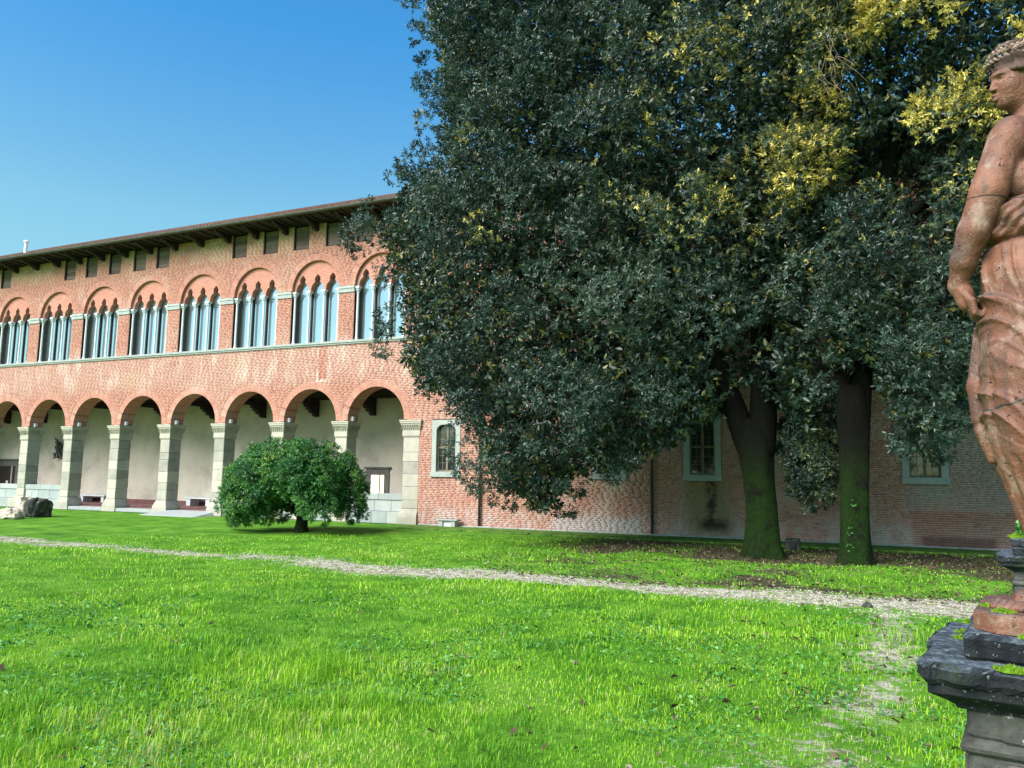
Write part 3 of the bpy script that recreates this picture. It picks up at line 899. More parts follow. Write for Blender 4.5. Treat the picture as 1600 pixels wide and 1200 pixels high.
def leaf_like(name, stops, transl=.35, rough=.5, spec=.4, noise_scale=.8, patch=None):
    t = NT(name); p = t.pos()
    c = t.ramp(t.attr(), stops)
    if patch: c = t.mix(t.smooth(t.noise(p, noise_scale, 4), .4, .68), c, t.mix(.6, c, patch))
    t.done(c, rough, spec)
    tr = t.node('ShaderNodeBsdfTranslucent'); t.link(c, tr.inputs[0])
    mx = t.node('ShaderNodeMixShader'); mx.inputs[0].default_value = transl
    t.link(t.b.outputs[0], mx.inputs[1]); t.link(tr.outputs[0], mx.inputs[2]); t.link(mx.outputs[0], t.out.inputs[0])
    return t.m
M['grass'] = leaf_like('grass_blade', [(0, (.05, .18, .012)), (.20, (.14, .36, .014)), (.52, (.30, .57, .020)), (.84, (.44, .64, .045)), (.94, (.52, .58, .13)), (1, (.55, .49, .25))], .35, .55, .25, .7, (.10, .30, .02))
M['weed'] = leaf_like('weed_leaf', [(0, (.035, .15, .03)), (.6, (.08, .27, .045)), (1, (.18, .38, .10))], .25, .45, .4)
M['deadleaf'] = leaf_like('dead_leaf', [(0, (.035, .022, .014)), (.5, (.09, .058, .036)), (.85, (.19, .13, .085)), (1, (.30, .25, .20))], .1, .8, .2)

n = 255000
x, y, d = scatter_polar(n, 3.0, 27.0, 1.25)
keep = rng.random(n) > np.clip(path_amount(x, y) * 1.15, 0, .88)
keep &= rng.random(n) > np.clip(litter_amount(x, y) * 1.35, 0, .96)
keep &= (y < 25.7) & ~((x < -16.4) & (y > 27.7))
left = (rng.random(n) < .5)
x, y, d = x[keep], y[keep], d[keep]
tall = vnoise(x, y, .45, 21) * .45 + vnoise(x, y, 1.7, 22) * .3 + vnoise(x, y, 4.5, 23) * .25
clump = np.clip((vnoise(x, y, 1.3, 24) * .5 + vnoise(x, y, 3.7, 25) * .5 - .56) / .12, 0, 1)
h = (.018 + .10 * np.clip(tall - .28, 0, 1) ** 1.4) * rng.uniform(.5, 1.5, len(x)) * (1 + .25 * np.clip(d / 12, 0, 2))
tuft = np.exp(-((x + 5.6) ** 2 + (y - 6.0) ** 2) / .16) + .7 * np.exp(-((x + 4.6) ** 2 + (y - 6.1) ** 2) / .12) + .5 * np.exp(-((x + 7.2) ** 2 + (y - 20.5) ** 2) / 3.0) + .35 * np.exp(-((x + 27) ** 2 + (y - 22) ** 2) / 20.0)
h *= (1 + 2.0 * tuft) * (1 + 1.1 * clump * (d < 13)) * np.where(d < 8, 1.25, 1.0)
w = (.0034 + .0018 * rng.random(len(x))) * np.clip(d / 4.5, 1, 6)
lean = np.abs(rng.normal(.45, .35, len(x)))
tint = np.clip(rng.normal(.48, .2, len(x)) + .50 * (vnoise(x, y, .5, 30) - .5) + .50 * (vnoise(x, y, 2.2, 31) - .5) + .35 * (vnoise(x, y, 7.0, 32) - .5) - .12 * clump, 0, 1)
tint = np.where(rng.random(len(x)) < .03 + .10 * (vnoise(x, y, 1.1, 33) > .66), rng.uniform(.9, 1.0, len(x)), tint)
V, F, tt = blades(x, y, h, w, lean, tint)
tag(link_mesh('grass', np_mesh('grass', V, F, M['grass'], tt)), 'short bright green lawn grass covering the garden', 'grass', None, 'stuff')

def flat_leaves(x, y, z, size, aspect, tilt, tint, curl=.25):
    n = len(x)
    az = rng.uniform(0, 2 * np.pi, n)
    d = np.stack([np.cos(az), np.sin(az), rng.normal(0, tilt, n)], -1); d /= np.linalg.norm(d, axis=1)[:, None]
    s = np.stack([-np.sin(az), np.cos(az), rng.normal(0, tilt, n)], -1); s /= np.linalg.norm(s, axis=1)[:, None]
    up = np.cross(d, s)
    c = np.stack([x, y, z], -1); L = size[:, None]
    V = np.empty((n, 4, 3), np.float32)
    V[:, 0] = c - d * L * .5; V[:, 2] = c + d * L * .5
    V[:, 1] = c + s * L * aspect * .5 + up * L * curl * rng.random((n, 1)); V[:, 3] = c - s * L * aspect * .5 + up * L * curl * rng.random((n, 1))
    F = (np.arange(n)[:, None, None] * 4 + np.array([(0, 1, 2), (0, 2, 3)])[None]).reshape(-1, 3)
    return V.reshape(-1, 3), F, np.repeat(tint, 2)

# clover and plantain leaves among the grass
n = 42000
x, y, d = scatter_polar(n, 3.0, 13.5, 1.3)
cl = vnoise(x, y, .8, 41) * .6 + vnoise(x, y, 2.4, 42) * .4
keep = (cl > .50 + .06 * rng.random(n)) & (path_amount(x, y) < .55)
x, y, d, cl = x[keep], y[keep], d[keep], cl[keep]
V, F, tt = flat_leaves(x, y, gz(x, y) + rng.uniform(.012, .055, len(x)), rng.uniform(.016, .040, len(x)) * np.clip(d / 5, 1, 2), .62, .45, rng.random(len(x)))
tag(link_mesh('clover', np_mesh('clover', V, F, M['weed'], tt)), 'small dark green clover leaves mixed into the lawn', 'clover', None, 'stuff')

# dead leaves: a few on the lawn, many on the walk and under the trees
xs_, ys_ = [], []
a, b, d = scatter_polar(260, 3.2, 14, 1.4); xs_.append(a); ys_.append(b)
a = rng.uniform(-9, 6, 16000); b = rng.uniform(13.9, 26, 16000)
k = rng.random(16000) < np.clip(litter_amount(a, b) * 1.1 + .5 * (path_amount(a, b) > .4) * np.clip((a + 9) / 5, 0, 1) * (b > 15.0), 0, 1)
xs_.append(a[k]); ys_.append(b[k])
a = rng.uniform(-1.5, 1.5, 160); b = rng.uniform(4, 14, 160); xs_.append(a); ys_.append(b)
x = np.concatenate(xs_); y = np.concatenate(ys_)
V, F, tt = flat_leaves(x, y, gz(x, y) + rng.uniform(.012, .035, len(x)), rng.uniform(.05, .10, len(x)), .55, .35, rng.random(len(x)), .35)
tag(link_mesh('fallen_leaves', np_mesh('fallen_leaves', V, F, M['deadleaf'], tt)), 'brown fallen oak leaves lying under the big trees and on the walk', 'leaves', None, 'stuff')

# loose gravel
M['pebble'] = simple('pebble', [(.3, (.28, .25, .20)), (.7, (.54, .50, .43))], 3, .9, .2, None, .8)
n = 14000
x = np.concatenate([rng.uniform(-20, 5, n), rng.uniform(-2, 1.2, 2600)]); y = np.concatenate([rng.uniform(13.2, 16.6, n), rng.uniform(4, 14, 2600)])
k = rng.random(len(x)) < path_amount(x, y)
x, y = x[k], y[k]; z = gz(x, y); r_ = np.where(y > 13.4, rng.uniform(.008, .028, len(x)), rng.uniform(.004, .013, len(x)))
V = np.empty((len(x), 5, 3), np.float32)
for i, (a, b) in enumerate([(1, 0), (0, 1), (-1, 0), (0, -1)]):
    j = rng.uniform(.7, 1.2, len(x)); V[:, i] = np.stack([x + a * r_ * j, y + b * r_ * j, z - .003], -1)
V[:, 4] = np.stack([x, y, z + r_ * .7], -1)
F = (np.arange(len(x))[:, None, None] * 5 + np.array([(0, 1, 4), (1, 2, 4), (2, 3, 4), (3, 0, 4)])[None]).reshape(-1, 3)
tag(link_mesh('gravel', np_mesh('gravel', V.reshape(-1, 3), F, M['pebble'], np.repeat(rng.random(len(x)), 4))), 'pale gravel strewn on the garden walk', 'gravel', None, 'stuff')
# ---------------------------------------------------------------- trees
def in_poly(px, pz, poly):
    inside = np.zeros(len(px), bool); n = len(poly)
    for i in range(n):
        (x0, z0), (x1, z1) = poly[i], poly[(i + 1) % n]
        c = ((z0 > pz) != (z1 > pz)) & (px < (x1 - x0) * (pz - z0) / (z1 - z0 + 1e-12) + x0)
        inside ^= c
    return inside
def poly_dist(px, pz, poly):
    d = np.full(len(px), 1e9); n = len(poly)
    for i in range(n):
        a = np.array(poly[i]); b = np.array(poly[(i + 1) % n]); ab = b - a
        t = np.clip(((px - a[0]) * ab[0] + (pz - a[1]) * ab[1]) / (ab @ ab + 1e-9), 0, 1)
        d = np.minimum(d, np.hypot(px - a[0] - t * ab[0], pz - a[1] - t * ab[1]))
    return d

def unit(v): return v / (np.linalg.norm(v, axis=-1, keepdims=True) + 1e-9)

def leaf_sprays(P, D, per, length, twig, aspect=.40, jit=.22):
    """P spray origins, D outward directions -> folded leaves set round a twig"""
    n = len(P)
    ref = unit(np.cross(D, rng.normal(size=(n, 3)))); bi = np.cross(D, ref)
    P_, D_, R_, B_ = (np.repeat(a, per, axis=0) for a in (P, D, ref, bi))
    N = n * per
    k = np.tile(np.arange(per), n)
    ang = k * 2.4 + rng.uniform(0, .8, N)
    t = (k + rng.random(N)) / per
    rad = R_ * np.cos(ang)[:, None] + B_ * np.sin(ang)[:, None]
    open_ = np.radians(80 - 52 * t + rng.normal(0, 14, N))[:, None]
    d = unit(D_ * np.cos(open_) + rad * np.sin(open_) + rng.normal(0, jit, (N, 3)))
    base = P_ + D_ * (twig * t)[:, None]
    L = (length * rng.uniform(.65, 1.25, N))[:, None]
    s = unit(np.cross(d, D_ + np.array([0, 0, .6]) + rng.normal(0, .3, (N, 3))))
    nrm = np.cross(s, d)
    V = np.empty((N, 4, 3), np.float32)
    V[:, 0] = base; V[:, 2] = base + d * L - nrm * L * .10
    V[:, 1] = base + d * L * .48 + s * L * aspect * .5 + nrm * L * .08
    V[:, 3] = base + d * L * .48 - s * L * aspect * .5 + nrm * L * .08
    F = (np.arange(N)[:, None, None] * 4 + np.array([(0, 1, 2), (0, 2, 3)])[None]).reshape(-1, 3)
    spray_t = np.repeat(np.clip(rng.normal(.45, .17, n), 0, 1), per)
    tint = np.clip(spray_t + rng.normal(0, .12, N), 0, 1)
    return V.reshape(-1, 3), F, np.repeat(tint, 2)

def crown_mesh(name, poly, yc, tmax, edge, n_bough, rad, n_sub, per_clump, per, length, mat, keep=None, core=0, twig=.12, tint_fn=None, back=.35, spacing=.66):
    """boughs on the shell of an inflated outline; every bough carries leafy clumps on its outer and upper side, dark gaps stay between"""
    poly_a = np.array(poly)
    lo, hi = poly_a.min(0), poly_a.max(0)
    n0 = n_bough * 40
    px = rng.uniform(lo[0], hi[0], n0); pz = rng.uniform(lo[1], hi[1], n0)
    ok = in_poly(px, pz, poly); px, pz = px[ok], pz[ok]
    db = poly_dist(px, pz, poly)
    r0 = rng.uniform(rad[0], rad[1], len(px))
    r0 = np.minimum(r0, np.maximum(db * 1.02, rad[0] * .5))
    ok = db > r0 * .86
    px, pz, db, r0 = px[ok], pz[ok], db[ok], r0[ok]
    T = tmax * np.sqrt(np.clip(db / edge, 0, 1))
    u = np.where(rng.random(len(px)) < 1 - back, -1, 1) * np.sqrt(rng.uniform(.45, 1, len(px)))
    py = yc + np.maximum(T - r0 * .5, 0) * u
    if keep is not None:
        ok = keep(px, py, pz, r0); px, py, pz, r0, u = px[ok], py[ok], pz[ok], r0[ok], u[ok]
    C_ = np.stack([px, py, pz], -1); sel = []
    for i in range(len(C_)):
        if len(sel) >= n_bough: break
        if sel:
            dd = np.linalg.norm(C_[sel] - C_[i], axis=1)
            if (dd < spacing * (r0[sel] + r0[i])).any(): continue
        sel.append(i)
    C_, r_, u_ = C_[sel], r0[sel], u[sel]
    Vs, Fs, Ts = [], [], []; off = 0
    cen = np.array([poly_a[:, 0].mean(), yc, poly_a[:, 1].mean()])
    for c, r1, uu in zip(C_, r_, u_):
        outw = unit((c - cen) * np.array([1, 1.6, .5]) + np.array([0, -.8 if uu < 0 else .4, .45]))
        bt = rng.normal(0, .14)
        m_ = max(3, int(n_sub * (r1 / rad[1]) ** 1.6 * (1 if uu < .2 else .6)))
        for k in range(m_):
            dr = unit(unit(rng.normal(size=3)) + outw * .75)
            cc = c + dr * r1 * rng.uniform(.45, .78) * np.array([1, 1, .85])
            r2 = r1 * rng.uniform(.30, .46)
            q = int(per_clump * (r2 / (rad[1] * .46)) ** 1.5) + 5
            dirs = unit(unit(rng.normal(size=(q, 3))) + dr * .6)
            P = cc + dirs * (r2 * rng.uniform(.35, 1.05, q) ** .6)[:, None] * np.array([1, 1, .8])
            D = unit(dirs + dr * .5 + rng.normal(0, .35, (q, 3)) + np.array([0, 0, .18]))
            V, F, t_ = leaf_sprays(P, D, per, length, twig)
            t_ = t_ + bt + rng.normal(0, .06)
            if tint_fn is not None: t_ = tint_fn(cc, t_)
            Vs.append(V); Fs.append(F + off); Ts.append(np.clip(t_, 0, 1)); off += len(V)
    if core:
        # inner twigs and leaves that close the depth of the crown
        px = rng.uniform(lo[0], hi[0], core * 3); pz = rng.uniform(lo[1], hi[1], core * 3)
        ok = in_poly(px, pz, poly); px, pz = px[ok], pz[ok]
        db = poly_dist(px, pz, poly); ok = db > .5; px, pz, db = px[ok], pz[ok], db[ok]
        py = yc + tmax * np.sqrt(np.clip((db - .4) / edge, 0, 1)) * rng.uniform(-.50, .75, len(px))
        P = np.stack([px, py, pz], -1)
        if keep is not None: P = P[keep(px, py, pz, np.full(len(px), .3))]
        P = P[:core]
        V, F, t_ = leaf_sprays(P, unit(rng.normal(size=P.shape)), 6, length * 1.75, twig * 1.6, .48)
        Vs.append(V); Fs.append(F + off); Ts.append(np.clip(t_, 0, .8)); off += len(V)
    V = np.concatenate(Vs); F = np.concatenate(Fs); t_ = np.concatenate(Ts)
    print('CROWN', name, 'boughs', len(C_), 'tris', len(F))
    return np_mesh(name, V, F, mat, t_), C_

def bark_mat(name, moss_top, moss=(.016, .046, .005)):
    t = NT(name); p = t.pos(); xyz = t.sep(p)
    v = t.noise(t.scale(p, (6, 6, 1.2)), 3.4, 7, .75)
    c = t.ramp(v, [(.3, (.004, .004, .003)), (.6, (.012, .011, .009)), (.8, (.030, .028, .024))])
    g = t.math('MULTIPLY', t.math('SUBTRACT', 1.0, t.smooth(xyz[2], moss_top * .45, moss_top)), t.smooth(t.noise(p, 3.2, 6, .7), .34, .54))
    c = t.mix(t.math('MULTIPLY', g, .92), c, t.ramp(t.noise(p, 16, 4), [(.3, tuple(a * .45 for a in moss)), (.7, moss)]))
    t.bump(v, 1.0, .09)
    return t.done(c, .95, .15)
M['bark'] = bark_mat('mossy_bark', 3.4)
M['barkdark'] = bark_mat('dark_bark', .5)

def limb(mb, pts, rads, n=14, rough=.06, seed=0, flare=0):
    """resampled, slightly knotted tube"""
    pts = np.array(pts, float); rads = np.array(rads, float)
    s = np.linspace(0, len(pts) - 1, (len(pts) - 1) * 6 + 1); i = np.minimum(s.astype(int), len(pts) - 2); f_ = s - i
    def cat(a):
        a0 = a[np.maximum(i - 1, 0)]; a1 = a[i]; a2 = a[i + 1]; a3 = a[np.minimum(i + 2, len(a) - 1)]
        t = f_.reshape(-1, *([1] * (a.ndim - 1)))
        return .5 * (2 * a1 + (a2 - a0) * t + (2 * a0 - 5 * a1 + 4 * a2 - a3) * t ** 2 + (3 * a1 - a0 - 3 * a2 + a3) * t ** 3)
    P, Rr = cat(pts), np.maximum(cat(rads), .01)
    rings = []; ref = None
    r2 = np.random.default_rng(seed); ph = r2.uniform(0, 6.28, 4)
    for k in range(len(P)):
        d = Vector(P[min(k + 1, len(P) - 1)] - P[max(k - 1, 0)]).normalized()
        if ref is None: ref = Vector((1, .2, 0)); 
        ref = (ref - d * ref.dot(d)).normalized(); b = d.cross(ref)
        ring = []
        for j in range(n):
            a = 2 * math.pi * j / n
            q = 1 + rough * (math.sin(3 * a + ph[0] + k * .12) + .6 * math.sin(5 * a + ph[1] - k * .2) + .5 * math.sin(2 * a + ph[2]))
            if flare: q *= 1 + flare * math.exp(-P[k][2] / .28) * (1 + .55 * math.sin(5 * a + ph[3]) + .3 * math.sin(3 * a))
            ring.append(tuple(Vector(P[k]) + (ref * math.cos(a) + b * math.sin(a)) * float(Rr[k]) * q))
        rings.append(ring)
    mb.loft(rings, True, True)

M['oakleaf'] = leaf_like('holm_oak_leaf', [(0, (.008, .022, .016)), (.28, (.022, .050, .038)), (.50, (.046, .088, .066)), (.64, (.080, .124, .080)), (.74, (.15, .17, .060)), (.84, (.32, .29, .060)), (.92, (.54, .46, .08)), (1, (.74, .62, .16))], .28, .36, .6)  # yellow end of the ramp serves the sunlight painted into the crowns
def sunlit_tint(c, t_):
    """sunlight painted as yellow leaf tint, thickening towards the upper right-hand boughs"""
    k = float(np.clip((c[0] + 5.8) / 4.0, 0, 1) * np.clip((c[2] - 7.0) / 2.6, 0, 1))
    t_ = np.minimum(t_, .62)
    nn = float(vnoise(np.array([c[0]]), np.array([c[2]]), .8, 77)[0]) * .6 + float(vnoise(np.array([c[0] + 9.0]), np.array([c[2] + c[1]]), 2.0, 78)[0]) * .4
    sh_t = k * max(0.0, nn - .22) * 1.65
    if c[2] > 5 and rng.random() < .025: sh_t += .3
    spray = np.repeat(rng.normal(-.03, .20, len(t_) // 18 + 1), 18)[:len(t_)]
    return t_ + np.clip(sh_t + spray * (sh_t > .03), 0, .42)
M['bushleaf'] = leaf_like('shrub_leaf', [(0, (.025, .09, .028)), (.4, (.055, .19, .045)), (.72, (.10, .29, .055)), (1, (.30, .42, .06))], .25, .35, .5)

# ---- first holm oak: leaning trunk, crown reaching far to the left
T1Y = 22.3
t1 = empty('holm_oak', (-2.28, T1Y, 0), 0, 'huge dark holm oak with drooping crown hiding half the facade, mossy trunk leaning left', 'tree', 'holm oaks before the palace')
def rel(pts, o): return [(p[0] - o[0], p[1] - o[1], p[2] - o[2]) for p in pts]
O1 = (-2.28, T1Y, 0)
mb = MB()
limb(mb, rel([(-2.26, 22.3, -.15), (-2.27, 22.3, .25), (-2.27, 22.3, 1.16), (-2.34, 22.3, 2.1), (-2.42, 22.3, 3.0), (-2.50, 22.32, 3.7)], O1), [.46, .44, .40, .41, .47, .40], 28, .07, 1, .26)
mb.build('trunk', M['bark'], t1, True)
for sd, (pts, rads) in enumerate([
    ([(-2.50, 22.3, 2.7), (-2.85, 22.28, 3.7), (-3.25, 22.2, 4.9), (-3.75, 22.1, 6.3), (-4.6, 22, 8.0), (-5.6, 21.9, 10.5), (-6.0, 21.8, 14)], [.36, .34, .29, .26, .22, .17, .06]),
    ([(-2.30, 22.3, 2.7), (-2.22, 22.35, 3.9), (-2.22, 22.4, 5.8), (-2.30, 22.4, 8.4), (-2.6, 22.4, 11), (-2.5, 22.3, 14.5), (-2.8, 22.3, 18)], [.36, .36, .30, .27, .23, .15, .05]),
    ([(-2.9, 22.3, 3.9), (-4.6, 22.2, 4.9), (-7.2, 22.1, 5.6), (-9.6, 22.0, 6.0), (-12.2, 22, 6.2)], [.22, .20, .17, .12, .04]),
    ([(-3.8, 22.1, 6.4), (-6.4, 21.6, 7.7), (-9.4, 21.4, 8.8), (-13.2, 21.4, 10.2)], [.2, .18, .13, .04]),
    ([(-2.3, 22.4, 6.5), (-1.5, 21.8, 8.0), (-.6, 21.5, 10.0), (.1, 21.3, 12.5)], [.16, .14, .10, .04]),
    ([(-4.6, 22, 8.0), (-7.6, 21.9, 11.2), (-10.6, 22, 14.0), (-12.5, 22, 16.5)], [.18, .15, .1, .04]),
    ([(-6.4, 22, 5.4), (-8.0, 21.6, 4.2), (-8.6, 21.5, 2.6), (-8.5, 21.5, 1.2)], [.10, .08, .05, .02])]):
    mb = MB(); limb(mb, rel(pts, O1), rads, 12, .07, 10 + sd); mb.build('limb', M['barkdark'], t1, True)
POLY1 = [(-13.5, 18.86), (-12.75, 15.7), (-12.4, 13.77), (-12.7, 12.44), (-13.9, 11.71), (-15.0, 10.68), (-14.57, 9.24), (-14.02, 8.3), (-13.71, 6.74), (-13.92, 5.89), (-13.14, 4.58), (-12.17, 4.14), (-11.23, 3.52), (-10.87, 2.51), (-10.29, 1.54), (-9.43, .98), (-8.39, .55), (-7.78, .76), (-7.39, 1.6), (-6.62, 1.98), (-5.95, 1.72), (-5.3, 2.27), (-4.4, 2.55), (-3.69, 3.08), (-3.17, 3.42), (-2.64, 3.9), (-1.9, 3.6), (-1.3, 2.9), (-.6, 2.9), (-.3, 4.0), (-.2, 8), (.6, 12), (.2, 17), (-3, 19.6), (-8, 20.6), (-11.6, 20)]
def keep1(px, py, pz, r_):
    trunk = (np.abs(px + 2.45 + .30 * np.clip(pz - 3.4, 0, 5)) < .40 + r_ * .42) & (py < 22.6) & (pz < 6.0) & ((pz < 4.6) | (rng.random(len(px)) < .75))
    trunk2 = (np.abs(px + 2.22) < .35 + r_ * .6) & (py < 22.5) & (pz > 3) & (pz < 6.4) & (rng.random(len(px)) < .75)
    return ~(trunk | trunk2)
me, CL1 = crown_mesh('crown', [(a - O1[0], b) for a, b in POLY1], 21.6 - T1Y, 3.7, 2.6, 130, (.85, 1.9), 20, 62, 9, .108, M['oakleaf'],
                lambda px, py, pz, r_: keep1(px + O1[0], py + O1[1], pz, r_), core=31000, tint_fn=lambda c, t_: sunlit_tint(c + np.array(O1), t_))
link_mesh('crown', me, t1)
# a bunch hanging between the two trunks
me, _ = crown_mesh('hanging_bough', [(a - O1[0], b) for a, b in [(-1.95, 4.6), (-1.85, 2.9), (-1.55, 1.5), (-1.08, .95), (-.45, 1.6), (-.22, 3.0), (-.3, 4.8)]], .75, .9, .45, 60, (.30, .55), 14, 30, 9, .095, M['oakleaf'], back=.5, spacing=.4, tint_fn=lambda c, t_: np.minimum(t_, .72))
link_mesh('hanging_bough', me, t1)
mb = MB(); limb(mb, rel([(-2.1, 22.5, 4.6), (-1.5, 22.9, 4.3), (-1.15, 23.05, 3.2), (-1.1, 23.05, 1.9)], O1), [.08, .06, .04, .015], 8, .05, 40); mb.build('limb', M['barkdark'], t1, True)

# ---- second holm oak: upright trunk
O2 = (.02, 21.6, 0)
t2 = empty('holm_oak', O2, 0, 'holm oak with upright mossy trunk forking low, nearest to the statue', 'tree', 'holm oaks before the palace')
mb = MB()
limb(mb, rel([(.01, 21.6, -.15), (.01, 21.6, .3), (.04, 21.6, 1.6), (.08, 21.6, 2.9), (.10, 21.6, 3.9), (.12, 21.6, 4.5)], O2), [.40, .375, .345, .36, .40, .33], 28, .07, 2, .18)
mb.build('trunk', M['bark'], t2, True)
for sd, (pts, rads) in enumerate([
    ([(-.06, 21.6, 3.6), (-.14, 21.6, 5.2), (-.02, 21.55, 6.8), (-.3, 21.5, 9), (-.6, 21.4, 12), (-.4, 21.3, 16)], [.24, .21, .18, .15, .1, .04]),
    ([(.24, 21.6, 3.6), (.40, 21.6, 5.2), (.62, 21.5, 7.9), (1.36, 21.4, 10.75), (2.4, 21.2, 13.2), (2.9, 21, 17)], [.27, .24, .22, .19, .13, .04]),
    ([(.7, 21.5, 8.2), (2.2, 21.2, 9.2), (4.0, 21, 10.0), (6.5, 21, 11)], [.15, .13, .09, .03]),
    ([(.45, 21.6, 5.6), (1.6, 21.3, 6.3), (3.0, 21, 6.8), (5.2, 21, 7.4)], [.12, .10, .07, .02]),
    ([(.4, 21.5, 5.0), (1.2, 21.1, 5.0), (1.8, 20.9, 4.0), (1.9, 20.8, 2.8)], [.09, .07, .05, .02]),
    ([(1.3, 21.4, 10.7), (1.2, 21, 12.6), (1.6, 20.8, 15)], [.12, .09, .03])]):
    mb = MB(); limb(mb, rel(pts, O2), rads, 12, .07, 30 + sd); mb.build('limb', M['barkdark'], t2, True)
POLY2 = [(.62, 3.6), (.92, 2.75), (1.5, 2.12), (2.03, 2.3), (2.65, 2.75), (2.95, 3.6), (3.3, 4.6), (4.1, 5.0), (6, 5.5), (8.2, 7), (8.8, 11), (8, 15), (5, 18.5), (1, 19), (-1.6, 17), (-2.2, 12), (-1.5, 8.4), (-.95, 6.0), (-.9, 4.0), (-.45, 3.7), (.1, 4.2), (.45, 3.9)]
def keep2(px, py, pz, r_):
    a = (np.abs(px - .1) < .38 + r_ * .45) & (py < 21.9) & (pz < 4.9)
    gap = (np.hypot(px - 1.0, (pz - 9.2) * .7) < 1.0) & (py < 21.3)
    return ~(a | gap)
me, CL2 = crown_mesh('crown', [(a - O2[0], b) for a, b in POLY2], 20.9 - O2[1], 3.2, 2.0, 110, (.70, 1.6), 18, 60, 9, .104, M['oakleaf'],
                lambda px, py, pz, r_: keep2(px + O2[0], py + O2[1], pz, r_), core=15000, tint_fn=lambda c, t_: sunlit_tint(c + np.array(O2), t_))
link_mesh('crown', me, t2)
# dead pale branch hanging in the crown
M['deadtwig'] = simple('dead_twig', [(.3, (.14, .10, .06)), (.7, (.30, .22, .13))], 8, .9, .2, None, .5)
mb = MB(); r3 = np.random.default_rng(5)
for i in range(18):
    x0, z0 = r3.uniform(-.35, .25), r3.uniform(11.3, 12.2)
    pts = [(x0, 17.75, z0)]
    for k in range(4): pts.append((pts[-1][0] + r3.normal(.06, .10), 17.75 + r3.normal(0, .15), pts[-1][2] - r3.uniform(.12, .32)))
    mb.tube(rel(pts, O2), [.006, .005, .004, .003, .002], 4)
mb.build('dead_branch', M['deadtwig'], t2)

# ---- round shrub on the lawn
O3 = (-17.7, 22.0, 0)
sh = empty('round_shrub', (O3[0], O3[1], float(gz(O3[0], O3[1]))), 0, 'rounded evergreen shrub with short dark multi-stem trunk standing on the lawn before the arcade', 'shrub')
POLY3 = [(-20.95, 1.5), (-20.4, 2.36), (-19.22, 3.10), (-18.08, 3.34), (-16.41, 3.04), (-15.65, 2.5), (-15.3, 1.64), (-15.15, .8), (-15.3, .45), (-16.0, .25), (-16.7, .55), (-17.3, 1.0), (-17.9, 1.05), (-18.5, .65), (-19.6, .18), (-20.9, .12)]
me, _ = crown_mesh('crown', [((a - O3[0]) * .82, b) for a, b in POLY3], 0, 1.8, .8, 230, (.36, .66), 12, 36, 8, .076, M['bushleaf'], core=7000, twig=.09, spacing=.34,
                  tint_fn=lambda c, t_: t_ + .45 * np.clip((-c[0] - 1.6) / 1.5, 0, 1) * np.clip((c[2] - .9) / .6, 0, 1) * (rng.random() < .7))
link_mesh('crown', me, sh)
mb = MB()
limb(mb, [(0, 0, -.1), (0, 0, .15), (.02, 0, .4), (.04, 0, .62)], [.25, .21, .20, .19], 12, .08, 50, .15)
mb.build('trunk', M['barkdark'], sh, True)
for i in range(9):
    a = i * 2 * math.pi / 9; q = .9 if i % 2 else 1.5
    mb = MB(); limb(mb, [(.04 + .07 * math.cos(a), .07 * math.sin(a), .45), (.05 + .35 * q * math.cos(a), .3 * q * math.sin(a), .95), (.06 + .8 * q * math.cos(a), .7 * q * math.sin(a), 1.6), (1.0 * q * math.cos(a), .9 * q * math.sin(a), 2.3)], [.085, .07, .045, .015], 7, .08, 60 + i); mb.build('stem', M['barkdark'], sh, True)
